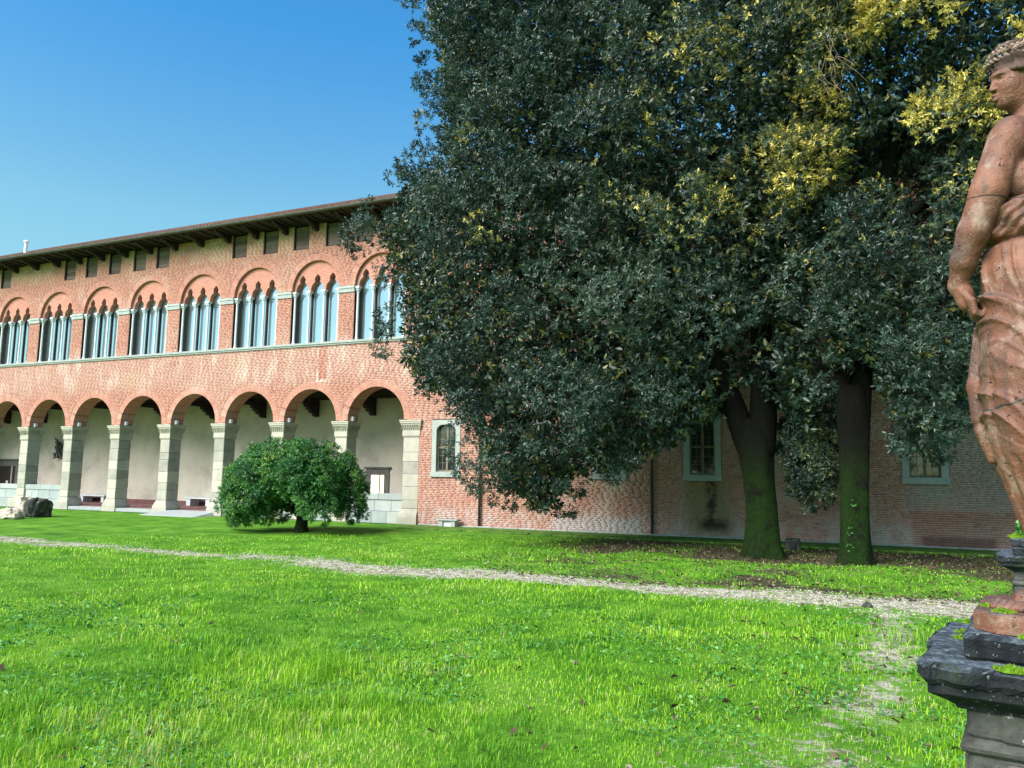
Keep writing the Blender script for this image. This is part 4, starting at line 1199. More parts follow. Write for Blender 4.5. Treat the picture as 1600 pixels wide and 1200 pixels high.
# ---------------------------------------------------------------- statue (sculpted as a distance field, then meshed)
class Field:
    def __init__(s, lo, hi, h):
        s.lo = np.array(lo, float); s.h = h
        s.n = np.ceil((np.array(hi, float) - s.lo) / h).astype(int) + 1
        s.ax = [(s.lo[i] + h * np.arange(s.n[i])).astype(np.float32) for i in range(3)]
        s.f = np.full(s.n, 1.0, np.float32)
        s.sc = 1.0
    def box(s, c0, c1, pad):
        a = np.clip(((np.minimum(c0, c1) - pad - s.lo) / s.h).astype(int), 0, s.n - 1)
        b = np.clip(((np.maximum(c0, c1) + pad - s.lo) / s.h).astype(int) + 2, 1, s.n)
        sl = tuple(slice(a[i], b[i]) for i in range(3))
        g = np.meshgrid(*[s.ax[i][sl[i]] for i in range(3)], indexing='ij', sparse=True)
        return sl, g
    def blend(s, sl, d, k, sub=False):
        f = s.f[sl]
        if sub: d = -d; f2 = -f; 
        else: f2 = f
        if k > 0:
            hh = np.clip(.5 + .5 * (f2 - d) / k, 0, 1); r_ = f2 * (1 - hh) + d * hh - k * hh * (1 - hh)
        else: r_ = np.minimum(f2, d)
        if sub:
            # smooth subtraction: max(f, -d)
            dd = -(-d)
            g = s.f[sl]; hh = np.clip(.5 - .5 * (g - d) / max(k, 1e-6), 0, 1)
            r_ = g * (1 - hh) + d * hh + k * hh * (1 - hh)
        s.f[sl] = r_
    def ell(s, c, r, k=.02, rot=None, sub=False):
        c = np.array(c, float); r = np.array(r, float) * s.sc; k = k * s.sc; m_ = r.max()
        sl, (X, Y, Z) = s.box(c - m_, c + m_, k + .03)
        x, y, z = X - c[0], Y - c[1], Z - c[2]
        if rot is not None:
            x, y, z = (rot[i][0] * x + rot[i][1] * y + rot[i][2] * z for i in range(3))
        q0 = np.sqrt((x / r[0]) ** 2 + (y / r[1]) ** 2 + (z / r[2]) ** 2)
        q1 = np.sqrt((x / r[0] ** 2) ** 2 + (y / r[1] ** 2) ** 2 + (z / r[2] ** 2) ** 2) + 1e-9
        s.blend(sl, q0 * (q0 - 1) / q1 if True else 0, k, sub)
    def cap(s, a, b, ra, rb, k=.02, sub=False):
        a = np.array(a, float); b = np.array(b, float); ra, rb, k = ra * s.sc, rb * s.sc, k * s.sc; m_ = max(ra, rb)
        sl, (X, Y, Z) = s.box(np.minimum(a, b) - m_, np.maximum(a, b) + m_, k + .03)
        ab = b - a
        t = np.clip(((X - a[0]) * ab[0] + (Y - a[1]) * ab[1] + (Z - a[2]) * ab[2]) / (ab @ ab), 0, 1)
        d = np.sqrt((X - a[0] - t * ab[0]) ** 2 + (Y - a[1] - t * ab[1]) ** 2 + (Z - a[2] - t * ab[2]) ** 2) - (ra + (rb - ra) * t)
        s.blend(sl, d, k, sub)
    def mesh(s, name, mat):
        f = s.f; h = s.h
        ins = f < 0
        c = [ins[i:f.shape[0] - 1 + i, j:f.shape[1] - 1 + j, k:f.shape[2] - 1 + k] for i in (0, 1) for j in (0, 1) for k in (0, 1)]
        cnt = sum(x.astype(np.int8) for x in c)
        act = (cnt > 0) & (cnt < 8)
        I = np.argwhere(act)
        vid = np.full(act.shape, -1, np.int32); vid[act] = np.arange(len(I))
        acc = np.zeros((len(I), 3)); num = np.zeros(len(I))
        corners = [(i, j, k) for i in (0, 1) for j in (0, 1) for k in (0, 1)]
        vals = [f[I[:, 0] + a, I[:, 1] + b, I[:, 2] + d] for a, b, d in corners]
        for p in range(8):
            for q in range(p + 1, 8):
                if sum(abs(corners[p][t] - corners[q][t]) for t in range(3)) != 1: continue
                va, vb = vals[p], vals[q]; m_ = (va < 0) != (vb < 0)
                t = np.where(m_, va / (va - vb + 1e-12), 0)[:, None]
                pt = np.array(corners[p]) + t * (np.array(corners[q]) - np.array(corners[p]))
                acc += np.where(m_[:, None], pt, 0); num += m_
        V = s.lo + (I + acc / num[:, None]) * h
        Fs = []
        for ax in range(3):
            o1, o2 = [(1, 2), (2, 0), (0, 1)][ax]
            sl0 = [slice(0, -1)] * 3; sl1 = [slice(0, -1)] * 3
            sl0 = [slice(None)] * 3; sl1 = [slice(None)] * 3
            sl0[ax] = slice(0, -1); sl1[ax] = slice(1, None)
            a, b = ins[tuple(sl0)], ins[tuple(sl1)]
            E = np.argwhere(a != b)
            if len(E) == 0: continue
            ok = (E[:, o1] > 0) & (E[:, o2] > 0) & (E[:, o1] < act.shape[o1]) & (E[:, o2] < act.shape[o2]) & (E[:, ax] < act.shape[ax])
            E = E[ok]; flip = a[tuple(E.T)]
            def vv(d1, d2):
                q = E.copy(); q[:, o1] -= d1; q[:, o2] -= d2; return vid[tuple(q.T)]
            quad = np.stack([vv(1, 1), vv(0, 1), vv(0, 0), vv(1, 0)], -1)
            quad[~flip] = quad[~flip][:, ::-1]
            Fs.append(quad)
        return np_mesh(name, V, np.concatenate(Fs), mat, None, True)

def terracotta(name, crack=True):
    t = NT(name); p = t.obj(); xyz = t.sep(p); nz = t.sep(t.node('ShaderNodeNewGeometry').outputs['Normal'])[2]
    c = t.ramp(t.noise(p, 5, 5, .6), [(.28, (.075, .027, .016)), (.5, (.155, .058, .031)), (.72, (.25, .105, .060))])
    c = t.mix(t.math('MULTIPLY', t.smooth(t.noise(p, 9, 6, .7), .50, .66), .75), c, (.30, .21, .155))          # worn pale slip
    c = t.mix(t.math('MULTIPLY', t.smooth(t.noise(p, 3.2, 5, .65), .53, .66), .8), c, (.075, .042, .034))       # soot crust
    grime = t.math('MULTIPLY', t.smooth(nz, .25, .85), t.smooth(t.noise(p, 16, 5, .7), .35, .6))
    c = t.mix(t.math('MULTIPLY', grime, .8), c, (.085, .065, .062))                                             # dirt lodged on upper faces
    runs = t.smooth(t.noise(t.scale(p, (9, 9, 1.1)), 3.0, 5, .65), .52, .66)
    c = t.mix(t.math('MULTIPLY', runs, .55), c, (.055, .032, .026))                                             # rain runs
    c = t.mix(t.math('MULTIPLY', t.smooth(t.noise(p, 26, 6, .75), .58, .68), .40), c, (.34, .26, .21))           # lichen
    c = t.mix(t.smooth(t.noise(p, 75, 2), .69, .73), c, (.02, .016, .015))                                      # pits
    if crack:
        l = t.math('ABSOLUTE', t.math('SUBTRACT', xyz[2], t.math('ADD', 1.112, t.math('ADD', t.math('MULTIPLY', xyz[0], -.10), t.math('MULTIPLY', t.math('SUBTRACT', t.noise(p, 40, 3), .5), .008)))))
        c = t.mix(t.math('SUBTRACT', 1.0, t.smooth(l, .0008, .0026)), c, (.004, .003, .003))
        w = t.math('ADD', t.math('SUBTRACT', xyz[2], .50), t.math('ADD', t.math('MULTIPLY', xyz[0], -.25), t.math('MULTIPLY', t.noise(p, 14, 2), .03)))
        w = t.math('SUBTRACT', 1.0, t.smooth(t.math('ABSOLUTE', t.math('SUBTRACT', w, .075)), .0018, .0042))
        c = t.mix(t.math('MULTIPLY', w, t.math('SUBTRACT', 1.0, t.smooth(xyz[1], -.02, .03))), c, (.02, .022, .012))
    t.bump(t.math('ADD', t.noise(p, 45, 5, .65), t.math('MULTIPLY', t.smooth(t.noise(p, 75, 2), .66, .74), -.8)), .8, .008)
    return t.done(c, t.math('ADD', .45, t.math('MULTIPLY', t.noise(p, 12, 3), .3)), .5)
M['terra'] = terracotta('terracotta')
M['terrahair'] = simple('terracotta_hair', [(.3, (.07, .042, .034)), (.6, (.17, .095, .07)), (.8, (.40, .30, .24))], 14, .7, .3, (60, .5, .004), .6, False)

ST = np.array([.534, 2.49, 1.74])
ST_RZ = math.atan2(-.21, .978)
statue = empty('statue', tuple(ST), ST_RZ, 'weathered terracotta statue of a draped, wreathed woman standing on a dark stone pedestal', 'statue')

# --- bare body: head, neck, shoulders, chest, right arm with closed hand, foot
B = Field((-.31, -.30, -.045), (.27, .26, 1.64), .0042)
HS = .745; hc = np.array([-.045, -.012, 1.492]); hf = np.array([-.875, -.484, 0]); hf /= np.linalg.norm(hf); hs = np.array([hf[1], -hf[0], 0])
tilt = R(4); hu = np.array([0, 0, 1.0])
hf2 = hf * math.cos(tilt) - hu * math.sin(tilt); hu2 = hu * math.cos(tilt) + hf * math.sin(tilt)
HR = np.stack([hf2, hs, hu2])
def H(f_, s_, u_): return hc + (hf2 * f_ + hs * s_ + hu2 * u_) * HS
B.cap((.006, .022, 1.27), tuple(H(-.022, 0, -.075)), .050, .044, .035)
# shoulders, chest, back
fd = np.array([-.10, -.995, 0]); rs = np.array([-.995, .10, 0])         # facing direction, direction to its right
def T(f_, s_, z_): return tuple(fd * f_ + rs * s_ + np.array([0, 0, z_]))
TR = np.stack([fd, rs, np.array([0, 0, 1.0])])
B.ell(T(-.040, -.01, 1.17), (.085, .118, .17), .04, TR)
B.cap(T(-.030, .02, 1.335), T(-.015, .078, 1.318), .048, .048, .03)
B.cap(T(-.015, -.05, 1.335), T(-.015, -.150, 1.315), .050, .055, .05)
B.ell(T(.030, .050, 1.185), (.045, .050, .052), .04, TR)
B.ell(T(.030, -.066, 1.185), (.045, .050, .052), .04, TR)
B.ell(T(-.03, 0, 1.00), (.085, .11, .14), .05, TR)
# right arm: deltoid, upper arm, elbow, forearm, bent wrist
sh_ = np.array([-.078, -.030, 1.303]); md = np.array([-.130, -.068, 1.150]); el = np.array([-.172, -.068, 1.040]); fo = np.array([-.204, -.045, .960]); wr = np.array([-.224, -.022, .896])
B.ell(sh_ + (.010, 0, .002), (.056, .060, .070), .018)
B.cap(sh_, md, .053, .049, .012); B.cap(md, el, .048, .042, .010); B.cap(el, fo, .043, .036, .012); B.cap(fo, wr, .035, .025, .012)
B.ell(el + (-.004, .022, -.005), (.028, .030, .034), .02)
# hand: palm, four curled fingers, thumb along the side
kn = np.array([-.204, -.026, .838])
B.cap(wr, kn, .025, .022, .012); B.ell((wr + kn) / 2 + (.010, -.002, -.008), (.022, .026, .038), .012)
for i in range(4):
    o_ = np.array([.006 + .002 * i, .026 - .017 * i, .002 * i])
    k0 = kn + o_ + (-.004, 0, .0); k1 = k0 + (.012, -.002, -.040 + .004 * abs(i - 1)); k2 = k1 + (.020, .002, -.016); k3 = k2 + (.010, .004, .018)
    B.cap(k0, k1, .0105, .0095, .004); B.cap(k1, k2, .0095, .0088, .003); B.cap(k2, k3, .0088, .0075, .002)
B.cap(wr + (.012, -.020, -.022), kn + (.018, -.034, .0), .0115, .0105, .006); B.cap(kn + (.018, -.034, 0), kn + (.022, -.030, -.036), .0105, .0095, .004)
# left arm (outside the picture): bent across, holding the cloth
ls = np.array([.136, -.078, 1.300]); le = np.array([.205, -.10, 1.06]); lw = np.array([.150, -.215, 1.02])
B.ell(ls, (.060, .062, .070), .03); B.cap(ls, le, .055, .043, .03); B.cap(le, lw, .042, .029, .02); B.cap(lw, lw + (-.05, -.03, .01), .030, .024, .012)
for i in range(4):
    k0 = lw + (-.05, -.030, .03 - .018 * i); k1 = k0 + (-.032, .002, -.002); k2 = k1 + (-.012, .020, -.002)
    B.cap(k0, k1, .0105, .0095, .004); B.cap(k1, k2, .0095, .008, .003)
# feet with toes
def foot(an, toe, k_):
    an = np.array(an); toe = np.array(toe); d = toe - an; d[2] = 0; L = np.linalg.norm(d); d /= L; s_ = np.array([-d[1], d[0], 0])
    B.cap(an + (0, 0, .07), an + (0, 0, .02) - d * .02, .036, .034, .02)
    B.cap(an + (0, 0, .035), toe - d * .045 + (0, 0, .012), .036, .026, .03)
    B.cap(toe - d * .06 + s_ * .018 + (0, 0, .002), toe - d * .06 - s_ * .022 + (0, 0, .002), .022, .020, .02)
    for i, (o_, ln, rr) in enumerate([(.030, .030, .0135), (.012, .034, .0105), (-.004, .028, .0100), (-.019, .020, .0095), (-.032, .010, .0090)]):
        b0 = toe - d * .045 + s_ * o_ * k_ + (0, 0, -.002); b1 = toe + d * (ln - .035) + s_ * o_ * k_ * 1.12 + (0, 0, .002); b2 = b1 + d * .018 + (0, 0, -.010)
        B.cap(b0, b1, rr, rr, .005); B.cap(b1, b2, rr, rr * .9, .003)
foot((-.020, -.015, .0), (-.140, -.125, -.002), -1)
foot((.085, -.015, .0), (.075, -.20, -.002), 1)
B.cap((-.075, .0, .44), (-.018, .0, .06), .055, .034, .03); B.cap((.08, -.01, .44), (.085, 0, .06), .060, .036, .03)
Hd = Field((-.18, -.14, 1.30), (.08, .12, 1.60), .0022); Hd.sc = HS
Hd.ell(H(-.012, 0, .022), (.092, .073, .092), .02, HR)
Hd.ell(H(.024, 0, -.030), (.064, .060, .088), .03, HR)
Hd.ell(H(.030, 0, -.078), (.050, .043, .034), .025, HR)
Hd.ell(H(.064, 0, -.098), (.020, .022, .016), .02, HR)
for s_ in (-1, 1):
    Hd.ell(H(.050, .034 * s_, -.036), (.026, .024, .028), .02, HR)
    Hd.cap(H(.088, .010 * s_, .020), H(.062, .046 * s_, .016), .0095, .009, .012)
    Hd.ell(H(.090, .032 * s_, .000), (.026, .018, .0120), .006, HR, True)
    Hd.ell(H(.0600, .031 * s_, .000), (.0150, .0150, .0110), .001, HR)
    Hd.ell(H(.0755, .029 * s_, .001), (.005, .0045, .0045), .002, HR, True)
    Hd.cap(H(.0785, .018 * s_, .0105), H(.0600, .047 * s_, .0065), .0036, .0034, .003)
    Hd.cap(H(.0770, .019 * s_, -.0100), H(.0600, .045 * s_, -.0080), .0034, .003, .003)
    Hd.cap(H(.094, 0, -.060), H(.076, .023 * s_, -.066), .0070, .0045, .006)
    Hd.cap(H(.092, 0, -.076), H(.076, .019 * s_, -.073), .0085, .0050, .006)
    Hd.ell(H(.090, .010 * s_, -.036), (.009, .007, .006), .005, HR)
    Hd.ell(H(-.010, .072 * s_, -.012), (.020, .010, .032), .008, HR)
Hd.cap(H(.080, 0, .022), H(.0985, 0, -.028), .0070, .0080, .009)
Hd.ell(H(.0965, 0, -.034), (.0105, .0095, .0075), .006, HR)
Hd.cap(H(.099, -.024, -.0685), H(.099, .024, -.0685), .0030, .0030, .003, True)
Hd.cap((.0, .015, 1.31), tuple(H(-.022, 0, -.06)), .064, .058, .03)
link_mesh('head', Hd.mesh('head', M['terra']), statue)
link_mesh('body', B.mesh('body', M['terra']), statue)

# --- drapery: gathered band under the breast, thin tunic over the belly, mantle wound round the hips and falling behind
Dp = Field((-.27, -.26, .02), (.26, .25, 1.17), .0046)
zt = np.array([.02, .10, .20, .30, .40, .50, .60, .70, .78, .85, .92, 1.00, 1.06, 1.12, 1.17])
ca = np.array([.03, .03, .028, .018, .002, -.004, 0, 0, 0, 0, 0, 0, 0, 0, 0])           # centre a
ra = np.array([.062, .075, .102, .130, .152, .166, .172, .172, .166, .164, .168, .160, .150, .135, .12])
rb = np.array([.09, .10, .11, .125, .140, .150, .155, .158, .152, .145, .138, .130, .122, .115, .105])
sl = tuple(slice(0, n_) for n_ in Dp.n)
X, Y, Z = np.meshgrid(*Dp.ax, indexing='ij', sparse=True)
z1 = Dp.ax[2]
CA, RA, RB = (np.interp(z1, zt, q)[None, None, :].astype(np.float32) for q in (ca, ra, rb))
CB = np.interp(z1, [.6, 1.0, 1.2], [0, .034, .040])[None, None, :].astype(np.float32)
xx, yy = X - CA, Y - CB
q = np.sqrt((xx / RA) ** 2 + (yy / RB) ** 2)
th = np.arctan2(yy / RB, xx / RA)                      # 0 = image right, pi = image left, -pi/2 = viewer
base = (q - 1) * np.minimum(RA, RB)
sm = lambda v, a, b: (lambda t: t * t * (3 - 2 * t))(np.clip((v - a) / (b - a), 0, 1))
front = np.cos(th + np.pi * .60)                        # strongest towards the viewer-left side
ridge = lambda ph, p_=3.0: (1 - np.abs(np.sin(ph))) ** p_
# tunic belly: a few long, sharp folds running down from the belt
belly = sm(Z, .80, .86) * (1 - sm(Z, .97, 1.0))
base = base - belly * (.012 * ridge((th + 1.35 + (Z - .9) * .9) * 5.0, 6) + .006 * ridge((th + .4 + (Z - .9) * 1.5) * 7.3, 5)) * sm(front, .40, .85) 
base = base - .010 * np.exp(-((Z - .90) / .06) ** 2) * sm(front, .2, .9)
# belt groove and the gathered band above
base = base + .014 * np.exp(-((Z - 1.004) / .007) ** 2)
lower = Z - (1.040 + .020 * np.sin(th * 2 + 1))
band = sm(Z, 1.004, 1.03) * (1 - sm(Z, 1.10, 1.135))
base = base - band * (.013 + .008 * np.sin((Z * 1.0 + .10 * np.sin(th * 1.7 + .6)) * 150) + .006 * np.sin(th * 9 + Z * 60))
base = base + .030 * sm(Z, 1.115, 1.15)
# mantle: rolled upper edge dipping to the right, then swags
roll_z = .835 - .085 * sm(xx, -.17, .02) + .02 * np.sin(th * 2)
man = 1 - sm(Z - roll_z, -.012, .012)
base = base - man * .008 - .010 * np.exp(-((Z - roll_z + .012) / .012) ** 2)
sw = (Z - roll_z) + .34 * np.clip(xx + .19, 0, .4) ** 1.25 * (1 - .35 * sm(Z, .35, .8))
swag = sm(Z, .36, .50) * man
wv = sw + .018 * np.sin(sw * 23 + 1.0) + .010 * np.sin(xx * 26 + Z * 19) + .006 * np.sin(yy * 40 + Z * 31)
amp = .35 + .65 * np.sin(sw * 13.0 + xx * 9.0 + .8) ** 2
base = base - swag * (.015 * amp * ridge(wv * 36, 2.2) + .005 * ridge(wv * 71 + 1.1 + .7 * np.sin(xx * 31), 2.4) * np.sin(xx * 17 + Z * 23) ** 2) * (.35 + .65 * sm(front, -.4, .4))
# straight folds down the shin
low = 1 - sm(Z, .30, .46)
base = base - low * (.012 * ridge((th + .2 - (Z - .3) * .8) * 4.2, 3) + .006 * ridge((th + 1.0) * 8.1, 3))
# knee pressing through, hollow beside it
kx = np.sqrt((xx + .075) ** 2 + (yy + .115) ** 2 + ((Z - .47) * .62) ** 2)
base = base - .022 * np.exp(-(kx / .065) ** 2)
base = base + .020 * np.exp(-(((th + 2.62 - (Z - .5) * .5) / .085) ** 2)) * (1 - sm(Z, .56, .66))
Dp.f[:] = base * .8
# cloth falling behind the hip on the left
Dp.cap((-.180, .050, .76), (-.196, .045, .60), .018, .026, .012)
Dp.cap((-.196, .045, .60), (-.192, .040, .50), .026, .024, .012)
Dp.cap((-.186, .035, .47), (-.166, .035, .385), .024, .014, .004)
Dp.cap((-.182, .050, .62), (-.140, .055, .36), .022, .018, .012); Dp.cap((-.140, .055, .36), (-.075, .04, .12), .018, .012, .012)
Dp.cap((-.172, .000, .60), (-.116, -.020, .28), .010, .008, .008); Dp.cap((-.116, -.020, .28), (-.070, -.015, .12), .008, .007, .008)
link_mesh('drapery', Dp.mesh('drapery', M['terra']), statue)

# --- hair: waves swept back, knot behind
Hf = Field((-.18, -.13, 1.39), (.10, .13, 1.63), .0030); Hf.sc = HS
Hf.ell(H(-.020, 0, .034), (.095, .080, .085), .01, HR)
Hf.ell(H(-.112, 0, .0), (.040, .042, .042), .03, HR)
r4 = np.random.default_rng(3)
for s_ in (-1, 1):
    for i in range(9):
        a0 = i / 8.0
        p0 = H(.079 - .036 * a0, (.004 + .062 * a0) * s_, .046 - .030 * a0)
        p1 = H(.032, (.056 + .026 * a0) * s_, .062 - .052 * a0); p2 = H(-.04, .084 * s_, .045 - .055 * a0); p3 = H(-.10, .045 * s_, .02 - .03 * a0)
        for q0, q1 in ((p0, p1), (p1, p2), (p2, p3)):
            Hf.cap(q0 + r4.normal(0, .002, 3), q1 + r4.normal(0, .002, 3), r4.uniform(.0075, .0105), .0085, .0015)
Hf.ell(H(.088, 0, -.075), (.060, .075, .100), .005, HR, True)
link_mesh('hair', Hf.mesh('hair', M['terrahair']), statue)
# --- laurel wreath of separate leaves
mb = MB()
for ring_i, (up_, rad_, sz) in enumerate([(.062, 1.00, .030), (.082, .95, .032), (.100, .86, .030), (.116, .70, .028)]):
    for i in range(34):
        a = 2 * math.pi * (i + .5 * (ring_i % 2)) / 34
        f_, s_ = math.cos(a), math.sin(a)
        rr = 1.02 * rad_
        c_ = H(-.022 + .108 * rr * f_, .092 * rr * s_, up_ + .012 * f_)
        tn = unit((-s_ * .106) * hf2 + (f_ * .090) * hs); out_ = unit(f_ * hf2 + s_ * hs)
        sg = 1 if ring_i % 2 else -1
        d = unit(tn * .75 * (1 if math.sin(a) > 0 else -1) + hu2 * (.55 * sg) + out_ * .35 + r4.normal(0, .10, 3))
        w_ = unit(np.cross(d, out_)); nn = np.cross(w_, d)
        if nn @ out_ < 0: nn = -nn
        L = sz * HS * r4.uniform(.85, 1.2)
        rings = []
        for t_, wd, th_ in ((0, .08, .25), (.35, .23, .6), (.7, .19, .5), (1.0, .02, .1)):
            p = c_ + d * (t_ - .4) * L + nn * (.004 + .006 * math.sin(t_ * 3.1))
            rings.append([tuple(p + w_ * wd * L), tuple(p + nn * th_ * .006), tuple(p - w_ * wd * L), tuple(p - nn * .004)])
        mb.loft(rings, True, True, float(r4.random()))
mb.build('wreath', M['terrahair'], statue)
# --- terracotta plinth cast with the figure
mb = MB()
def octo(w, c, z): return [(-w + c, -w, z), (w - c, -w, z), (w, -w + c, z), (w, w - c, z), (w - c, w, z), (-w + c, w, z), (-w, w - c, z), (-w, -w + c, z)]
mb.loft([octo(.212, .055, -.070), octo(.218, .055, -.066), octo(.218, .055, -.022), octo(.210, .052, -.016)], True, True, .4)
mb.build('plinth', M['plinth'] if 'plinth' in M else M['terra'], statue)

# ---------------------------------------------------------------- pedestals
def crust_mat():
    t = NT('blackened_stone'); p = t.pos(); nz = t.sep(t.node('ShaderNodeNewGeometry').outputs['Normal'])[2]
    c = t.ramp(t.noise(p, 11, 6, .7), [(.3, (.006, .007, .009)), (.55, (.018, .021, .025)), (.75, (.05, .057, .065))])
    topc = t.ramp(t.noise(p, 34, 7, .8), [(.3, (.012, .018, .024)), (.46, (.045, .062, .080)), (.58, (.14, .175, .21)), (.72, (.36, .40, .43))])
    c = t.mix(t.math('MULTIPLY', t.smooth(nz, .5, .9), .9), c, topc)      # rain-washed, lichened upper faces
    c = t.mix(t.smooth(t.noise(p, 60, 4, .7), .62, .68), c, (.26, .28, .28))
    c = t.mix(t.math('MULTIPLY', t.smooth(t.noise(p, 9, 5, .7), .55, .66), .6), c, (.03, .05, .025))
    t.bump(t.noise(p, 28, 6, .75), .9, .02)
    return t.done(c, .85, .25)
def shaft_mat():
    t = NT('pedestal_stone'); p = t.pos()
    c = t.ramp(t.noise(p, 7, 6, .7), [(.3, (.030, .030, .028)), (.5, (.075, .075, .068)), (.75, (.14, .135, .12))])
    c = t.mix(t.smooth(t.noise(p, 26, 4), .64, .74), c, (.42, .40, .36))
    t.bump(t.noise(p, 32, 6, .7), .7, .012)
    return t.done(c, .9, .2)
M['crust'] = crust_mat(); M['shaft'] = shaft_mat()
M['moss'] = simple('moss', [(.3, (.06, .13, .01)), (.55, (.14, .27, .015)), (.8, (.24, .38, .03))], 30, .95, .1, (120, 1.0, .01), .4)
def rough_slab(mb, x0, x1, y0, y1, z0, z1, seed, amp=.012, n=44, round_=.012):
    """slab with worn, uneven edges"""
    r5 = np.random.default_rng(seed)
    def ring(ins, z):
        pts = []
        cs = [(x0 + ins, y0 + ins), (x1 - ins, y0 + ins), (x1 - ins, y1 - ins), (x0 + ins, y1 - ins)]
        for k in range(4):
            a, b = np.array(cs[k]), np.array(cs[(k + 1) % 4])
            for i in range(n): pts.append(a + (b - a) * i / n)
        return [np.array([p[0], p[1], z]) for p in pts]
    j = r5.normal(0, .55, (4 * n, 2)); j2 = r5.normal(0, 1, (4 * n, 2))
    for _ in range(5): j2 = (j2 + np.roll(j2, 1, 0) + np.roll(j2, -1, 0)) / 2.55
    j = .6 * (j + np.roll(j, 1, 0)) / 1.4 + j2
    rings = []
    for ins, z, a_ in ((round_, z0, .5), (0, z0 + round_, .8), (.002, (z0 + z1) / 2, 1.0), (0, z1 - round_, 1.0), (round_, z1, .9)):
        rings.append([tuple(p + np.array([j[i][0] * amp * a_, j[i][1] * amp * a_, r5.normal(0, amp * .18)])) for i, p in enumerate(ring(ins, z))])
    mb.loft(rings, True, True)
def pedestal(loc, rz, h, label, seed):
    """origin: centre of the pedestal on the ground; h: height of the cap"""
    p = empty('pedestal', loc, rz, label, 'pedestal', 'stone pedestals beside the track')
    W = .345
    mb = MB(); rough_slab(mb, -W, W, -W, W, h - .050, h, seed, .010); mb.build('cap_slab', M['crust'], p)
    mb = MB()
    sq = lambda w, z: [(-w, -w, z), (w, -w, z), (w, w, z), (-w, w, z)]
    mb.loft([sq(.262, h - .118), sq(.268, h - .108), sq(.285, h - .096), sq(.312, h - .082), sq(.322, h - .075), sq(.322, h - .0505)], True, True); mb.build('cap_moulding', M['crust'], p)
    mb = MB(); rough_slab(mb, -.245, .245, -.245, .245, h - .002, h + .066, seed + 3, .004); mb.build('upper_slab', M['crust'], p)
    # shaft: upper die, moulding, lower die with corner strips standing forward of the panels
    mb = MB(); mb.box(-.245, .245, -.245, .245, h - .190, h - .116, None, .008); mb.box(-.17, .17, -.258, .258, h - .189, h - .117, None, .006); mb.build('frieze_block', M['shaft'], p)
    mb = MB()
    mb.loft([sq(.2485, h - .228), sq(.258, h - .220), sq(.262, h - .210), sq(.258, h - .200), sq(.2485, h - .189)], True, True); mb.build('moulding', M['shaft'], p)
    mb = MB(); mb.box(-.245, .245, -.245, .245, .16, h - .229, None, .008); mb.build('die', M['shaft'], p)
    for q in range(4):
        c_, s_ = math.cos(q * math.pi / 2), math.sin(q * math.pi / 2)
        mb = MB(); mb.box(-.165, .165, -.259, -.246, .18, h - .237, None, .005)
        mb.v = [(x_ * c_ - y_ * s_, x_ * s_ + y_ * c_, z_) for x_, y_, z_ in mb.v]; mb.build('panel', M['shaft'], p)
    mb = MB(); mb.loft([sq(.345, -.10), sq(.345, .09), sq(.30, .12), sq(.262, .162)], True, True); mb.build('base', M['shaft'], p)
    return p
def moss_tuft(parent, c, r_, seed, flat=.2):
    r5 = np.random.default_rng(seed); mb = MB()
    for i in range(int(60 + 5200 * r_)):
        a, q = r5.uniform(0, 6.28), math.sqrt(r5.random())
        lob = .65 + .35 * math.sin(3 * a + seed) * math.sin(2 * a + seed * 2)
        x_, y_ = c[0] + r_ * q * lob * math.cos(a), c[1] + r_ * .55 * q * lob * math.sin(a)
        z_ = c[2] + r_ * flat * (1 - q) * r5.uniform(.2, 1); s_ = r5.uniform(.0014, .0028)
        d_ = r5.normal(0, .6, 2); L = r5.uniform(.004, .009)
        mb.add([(x_ - s_, y_, z_ - .003), (x_ + s_, y_, z_ - .003), (x_, y_ + s_ * 1.4, z_ - .003), (x_ + d_[0] * L, y_ + d_[1] * L, z_ + L)], [(0, 1, 3), (1, 2, 3), (2, 0, 3)])
    mb.lathe([(r_ * .50, -.004), (r_ * .40, r_ * flat * .45), (r_ * .12, r_ * flat * .75)], (c[0], c[1], c[2]), 9, .2)
    mb.v[-27:] = [(p[0], c[1] + (p[1] - c[1]) * .55, p[2]) for p in mb.v[-27:]]
    return mb.build('moss', M['moss'], parent, False)
PR = -R(10.3)
e1 = np.array([math.cos(PR), math.sin(PR)]); e2 = np.array([-math.sin(PR), math.cos(PR)])
c1 = np.array([.130, 2.26]) + .345 * (e1 + e2)
g1 = float(gz(*c1)); cap1 = 1.606
ped1 = pedestal((c1[0], c1[1], g1), PR, cap1 - g1, 'blackened stone pedestal in the right foreground, carrying the terracotta statue', 3)
statue.location = (c1[0], c1[1], cap1 + .066 + .068); 
hh = cap1 - g1
for i, (x_, y_, z_, r_) in enumerate([(-.14, -.320, hh + .002, .06), (-.08, -.325, hh + .002, .045), (-.26, .05, hh + .004, .035), (-.255, .16, hh + .004, .04), (-.25, .20, hh + .03, .03), (-.10, -.230, hh + .068, .04), (.0, -.232, hh + .068, .06)]):
    moss_tuft(ped1, (x_, y_, z_), r_, 70 + i)
for i, (x_, y_, r_) in enumerate([(-.045, -.165, .05), (.02, -.15, .06), (-.185, -.095, .028), (-.15, -.178, .035), (.08, -.14, .06)]):
    moss_tuft(statue, (x_, y_, -.016), r_, 90 + i, .35)
c2 = np.array([1.005, 7.06]) + .345 * (e1 + e2)
g2 = float(gz(*c2)); cap2 = 1.50
ped2 = pedestal((c2[0], c2[1], g2), PR, cap2 - g2, 'farther stone pedestal without a statue, topped with moss and small plants', 8)
hh = cap2 - g2
mb = MB(); rough_slab(mb, -.25, .25, -.25, .25, hh + .064, hh + .13, 21, .006); mb.build('top_block', M['crust'], ped2)
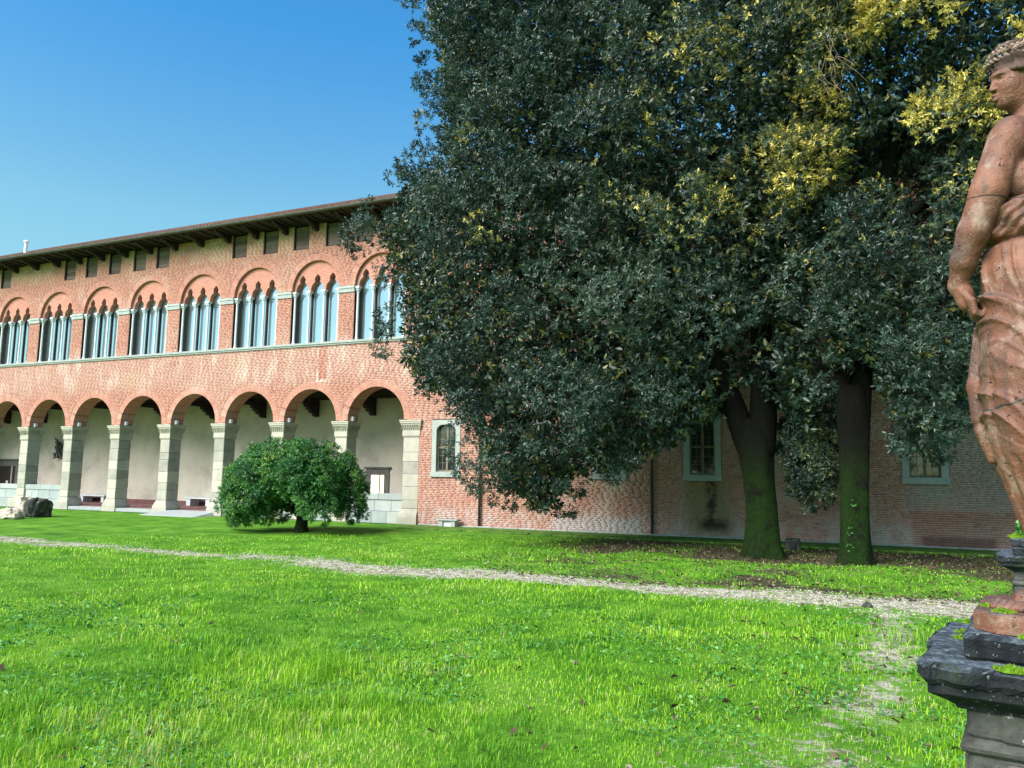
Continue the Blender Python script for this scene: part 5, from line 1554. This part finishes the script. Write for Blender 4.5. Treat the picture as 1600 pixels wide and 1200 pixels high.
for i in range(9): moss_tuft(ped2, (rng.uniform(-.2, .1), rng.uniform(-.2, .05), hh + .128), .09, 120 + i, .7)
P = np.stack([rng.uniform(-.2, .2, 90), rng.uniform(-.2, .2, 90), hh + .14 + rng.uniform(0, .06, 90)], -1)
V, F, tt = leaf_sprays(P, unit(rng.normal(size=P.shape) * .6 + np.array([0, 0, 1])), 6, .045, .03, .6)
link_mesh('small_plants', np_mesh('small_plants', V, F, M['weed'], tt), ped2)
# ---------------------------------------------------------------- small things
def bench(x0, x1, y0, y1, z0, z1, mat, label, slab=.07, legw=.16, group=None, cat='bench'):
    b = empty('stone_bench', ((x0 + x1) / 2, (y0 + y1) / 2, z0), 0, label, cat, group)
    w, d, h = (x1 - x0) / 2, (y1 - y0) / 2, z1 - z0
    mb = MB(); mb.box(-w, w, -d, d, h - slab, h, .6, .008); mb.build('seat', mat, b)
    for s in (-1, 1):
        mb = MB(); xa, xb = sorted((s * (w - .10), s * (w - .10 - legw))); mb.box(xa, xb, -d + .04, d - .02, 0, h - slab - .001, .9, .006); mb.build('leg', mat, b)
    return b
b = bench(-15.41, -14.45, 27.48, 27.90, .012, .30, M['greystone'], 'low grey stone bench against the brick wall left of the downpipe', .05, .20)
mb = MB(); mb.box(-.16, .18, -.12, .10, 0, .22, .9, .01); mb.build('back_stone', M['marble'], b)
bench(-42.0, -39.85, 31.8, 32.5, .20, .62, M['marble'], 'left one of the two pale stone benches inside the portico', .08, .22, 'benches in the portico')
bench(-33.6, -31.7, 31.8, 32.5, .20, .66, M['marble'], 'right one of the two pale stone benches inside the portico', .08, .3, 'benches in the portico')

# ramp up to the portico
mb = MB()
mb.add([(-1.9, -1.35, -.02), (1.6, -1.35, -.02), (1.6, 0, -.02), (-1.9, 0, -.02), (-1.75, -1.3, .012), (1.45, -1.3, .012), (1.45, 0, .165), (-1.75, 0, .165)],
       [(0, 3, 2, 1), (4, 5, 6, 7), (0, 1, 5, 4), (1, 2, 6, 5), (2, 3, 7, 6), (3, 0, 4, 7)], .5)
o = mb.build('ramp', M['greystone'], None, loc=(cxs[3] + .25, WALL_Y - .06, 0))
tag(o, 'flat grey ramp leading from the lawn into the portico', 'ramp')

# lamp boxes on the capitals
ordinal = ['first', 'second', 'third', 'fourth', 'fifth', 'sixth', 'seventh', 'eighth']
for k in range(8):
    xk = cxs[k] - PITCH_X / 2
    l = empty('wall_lamp', (xk + .36, WALL_Y + .30, 4.362), 0, 'small white lamp box on the %s capital left of the brick wall' % ordinal[k], 'lamp', 'lamps on the arcade capitals')
    mb = MB(); mb.box(-.085, .085, -.08, .08, .02, .22, .5, .012); mb.build('lamp_housing', M['white'], l)
    mb = MB(); mb.box(-.06, .06, -.06, .06, 0, .022, .5); mb.build('lamp_foot', M['gutter'], l)

# bronze ring-shaped sculpture on the portico wall
sc_ = empty('wall_sculpture', (-44.3, BACK_Y - .05, 3.22), 0, 'dark bronze ring-shaped relief with leafy ends on the portico wall behind a pier', 'sculpture')
mb = MB()
mb.tube([(.62 * math.cos(a), -.10, .50 * math.sin(a)) for a in np.linspace(.3, 2 * math.pi + .1, 40)], [.05 + .03 * abs(math.sin(3 * a)) for a in np.linspace(.3, 2 * math.pi + .1, 40)], 8)
mb.build('ring', M['bronze'], sc_, True)
r6 = np.random.default_rng(9)
for side in (-1, 1):
    mb = MB()
    for i in range(16):
        a = r6.uniform(-1.2, 1.2); L = r6.uniform(.25, .6)
        p0 = Vector((side * .62, -.10, -.02 + .2 * r6.normal())); d = Vector((side * math.cos(a), -.15, math.sin(a)))
        mb.tube([p0, p0 + d * L * .5 + Vector((0, -.05, .06)), p0 + d * L], [.05, .06, .01], 6)
    mb.build('leaf_spray', M['bronze'], sc_, True)

# fragments lying on the grass at the far left
def rock(name, loc, size, mat, seed, label, cat, blocky=.5):
    r7 = np.random.default_rng(seed); n, m_ = 18, 11
    ph = r7.uniform(0, 6.28, 9); rings = []
    for j in range(m_ + 1):
        v = -math.pi / 2 + math.pi * j / m_; ring = []
        for i in range(n):
            u_ = 2 * math.pi * i / n
            d = np.array([math.cos(v) * math.cos(u_), math.cos(v) * math.sin(u_), math.sin(v)])
            d = np.sign(d) * np.abs(d) ** (1 - blocky * .55)
            q = 1 + .10 * math.sin(3 * u_ + ph[0] + v) + .08 * math.sin(5 * u_ + ph[1] - 2 * v) + .07 * math.sin(4 * v + ph[2]) + r7.normal(0, .035)
            ring.append(tuple(d * q * np.array(size)))
        rings.append(ring)
    mb = MB(); mb.loft(rings, True, True, .5)
    return tag(mb.build(name, mat, None, False, loc), label, cat)
M['fragdark'] = simple('burnt_stone', [(.3, (.02, .022, .02)), (.6, (.07, .07, .06)), (.8, (.38, .35, .28))], 5, .9, .2, (20, .8, .03), 0)
M['fragpale'] = simple('pale_fragment', [(.3, (.25, .20, .13)), (.5, (.48, .42, .32)), (.75, (.62, .60, .55))], 4, .9, .2, (20, .8, .03), 0)
g = float(gz(-32.4, 22.3))
rock('stone_fragment', (-31.95, 22.3, g + .33), (.40, .45, .42), M['fragdark'], 4, 'blackened block of carved stone on the grass at the left edge', 'stone', .8)
rock('stone_fragment', (-32.75, 22.4, g + .33), (.42, .45, .40), M['fragpale'], 5, 'yellowish carved stone block leaning against the blackened one', 'stone', .8)
rock('stone_fragment', (-31.75, 21.0, g + .12), (.55, .40, .26), M['fragpale'], 6, 'low whitish rock in the grass at the left picture edge', 'stone', .4)
rock('stone_block', (-1.70, 24.7, .10), (.22, .22, .22), M['fragdark'], 11, 'low dark stone block just behind the leaning trunk', 'stone', .9)
rock('dark_stone', (.155, 14.1, .03), (.075, .07, .07), M['fragdark'], 12, 'fist-sized dark stone lying alone on the gravel walk', 'stone', .3)

# small ivy sprigs climbing the second trunk
P = np.concatenate([np.array(p) + rng.normal(0, .05, (5, 3)) * np.array([1, .2, 1.8]) for p in [(-.12, -.40, .75), (.0, -.41, 1.5), (-.14, -.40, .55)]])
V, F, tt = leaf_sprays(P, np.tile(np.array([[0, -1.0, .2]]), (len(P), 1)), 4, .04, .03, .7)
link_mesh('ivy', np_mesh('ivy', V, F, M['weed'], tt * .5), t2)
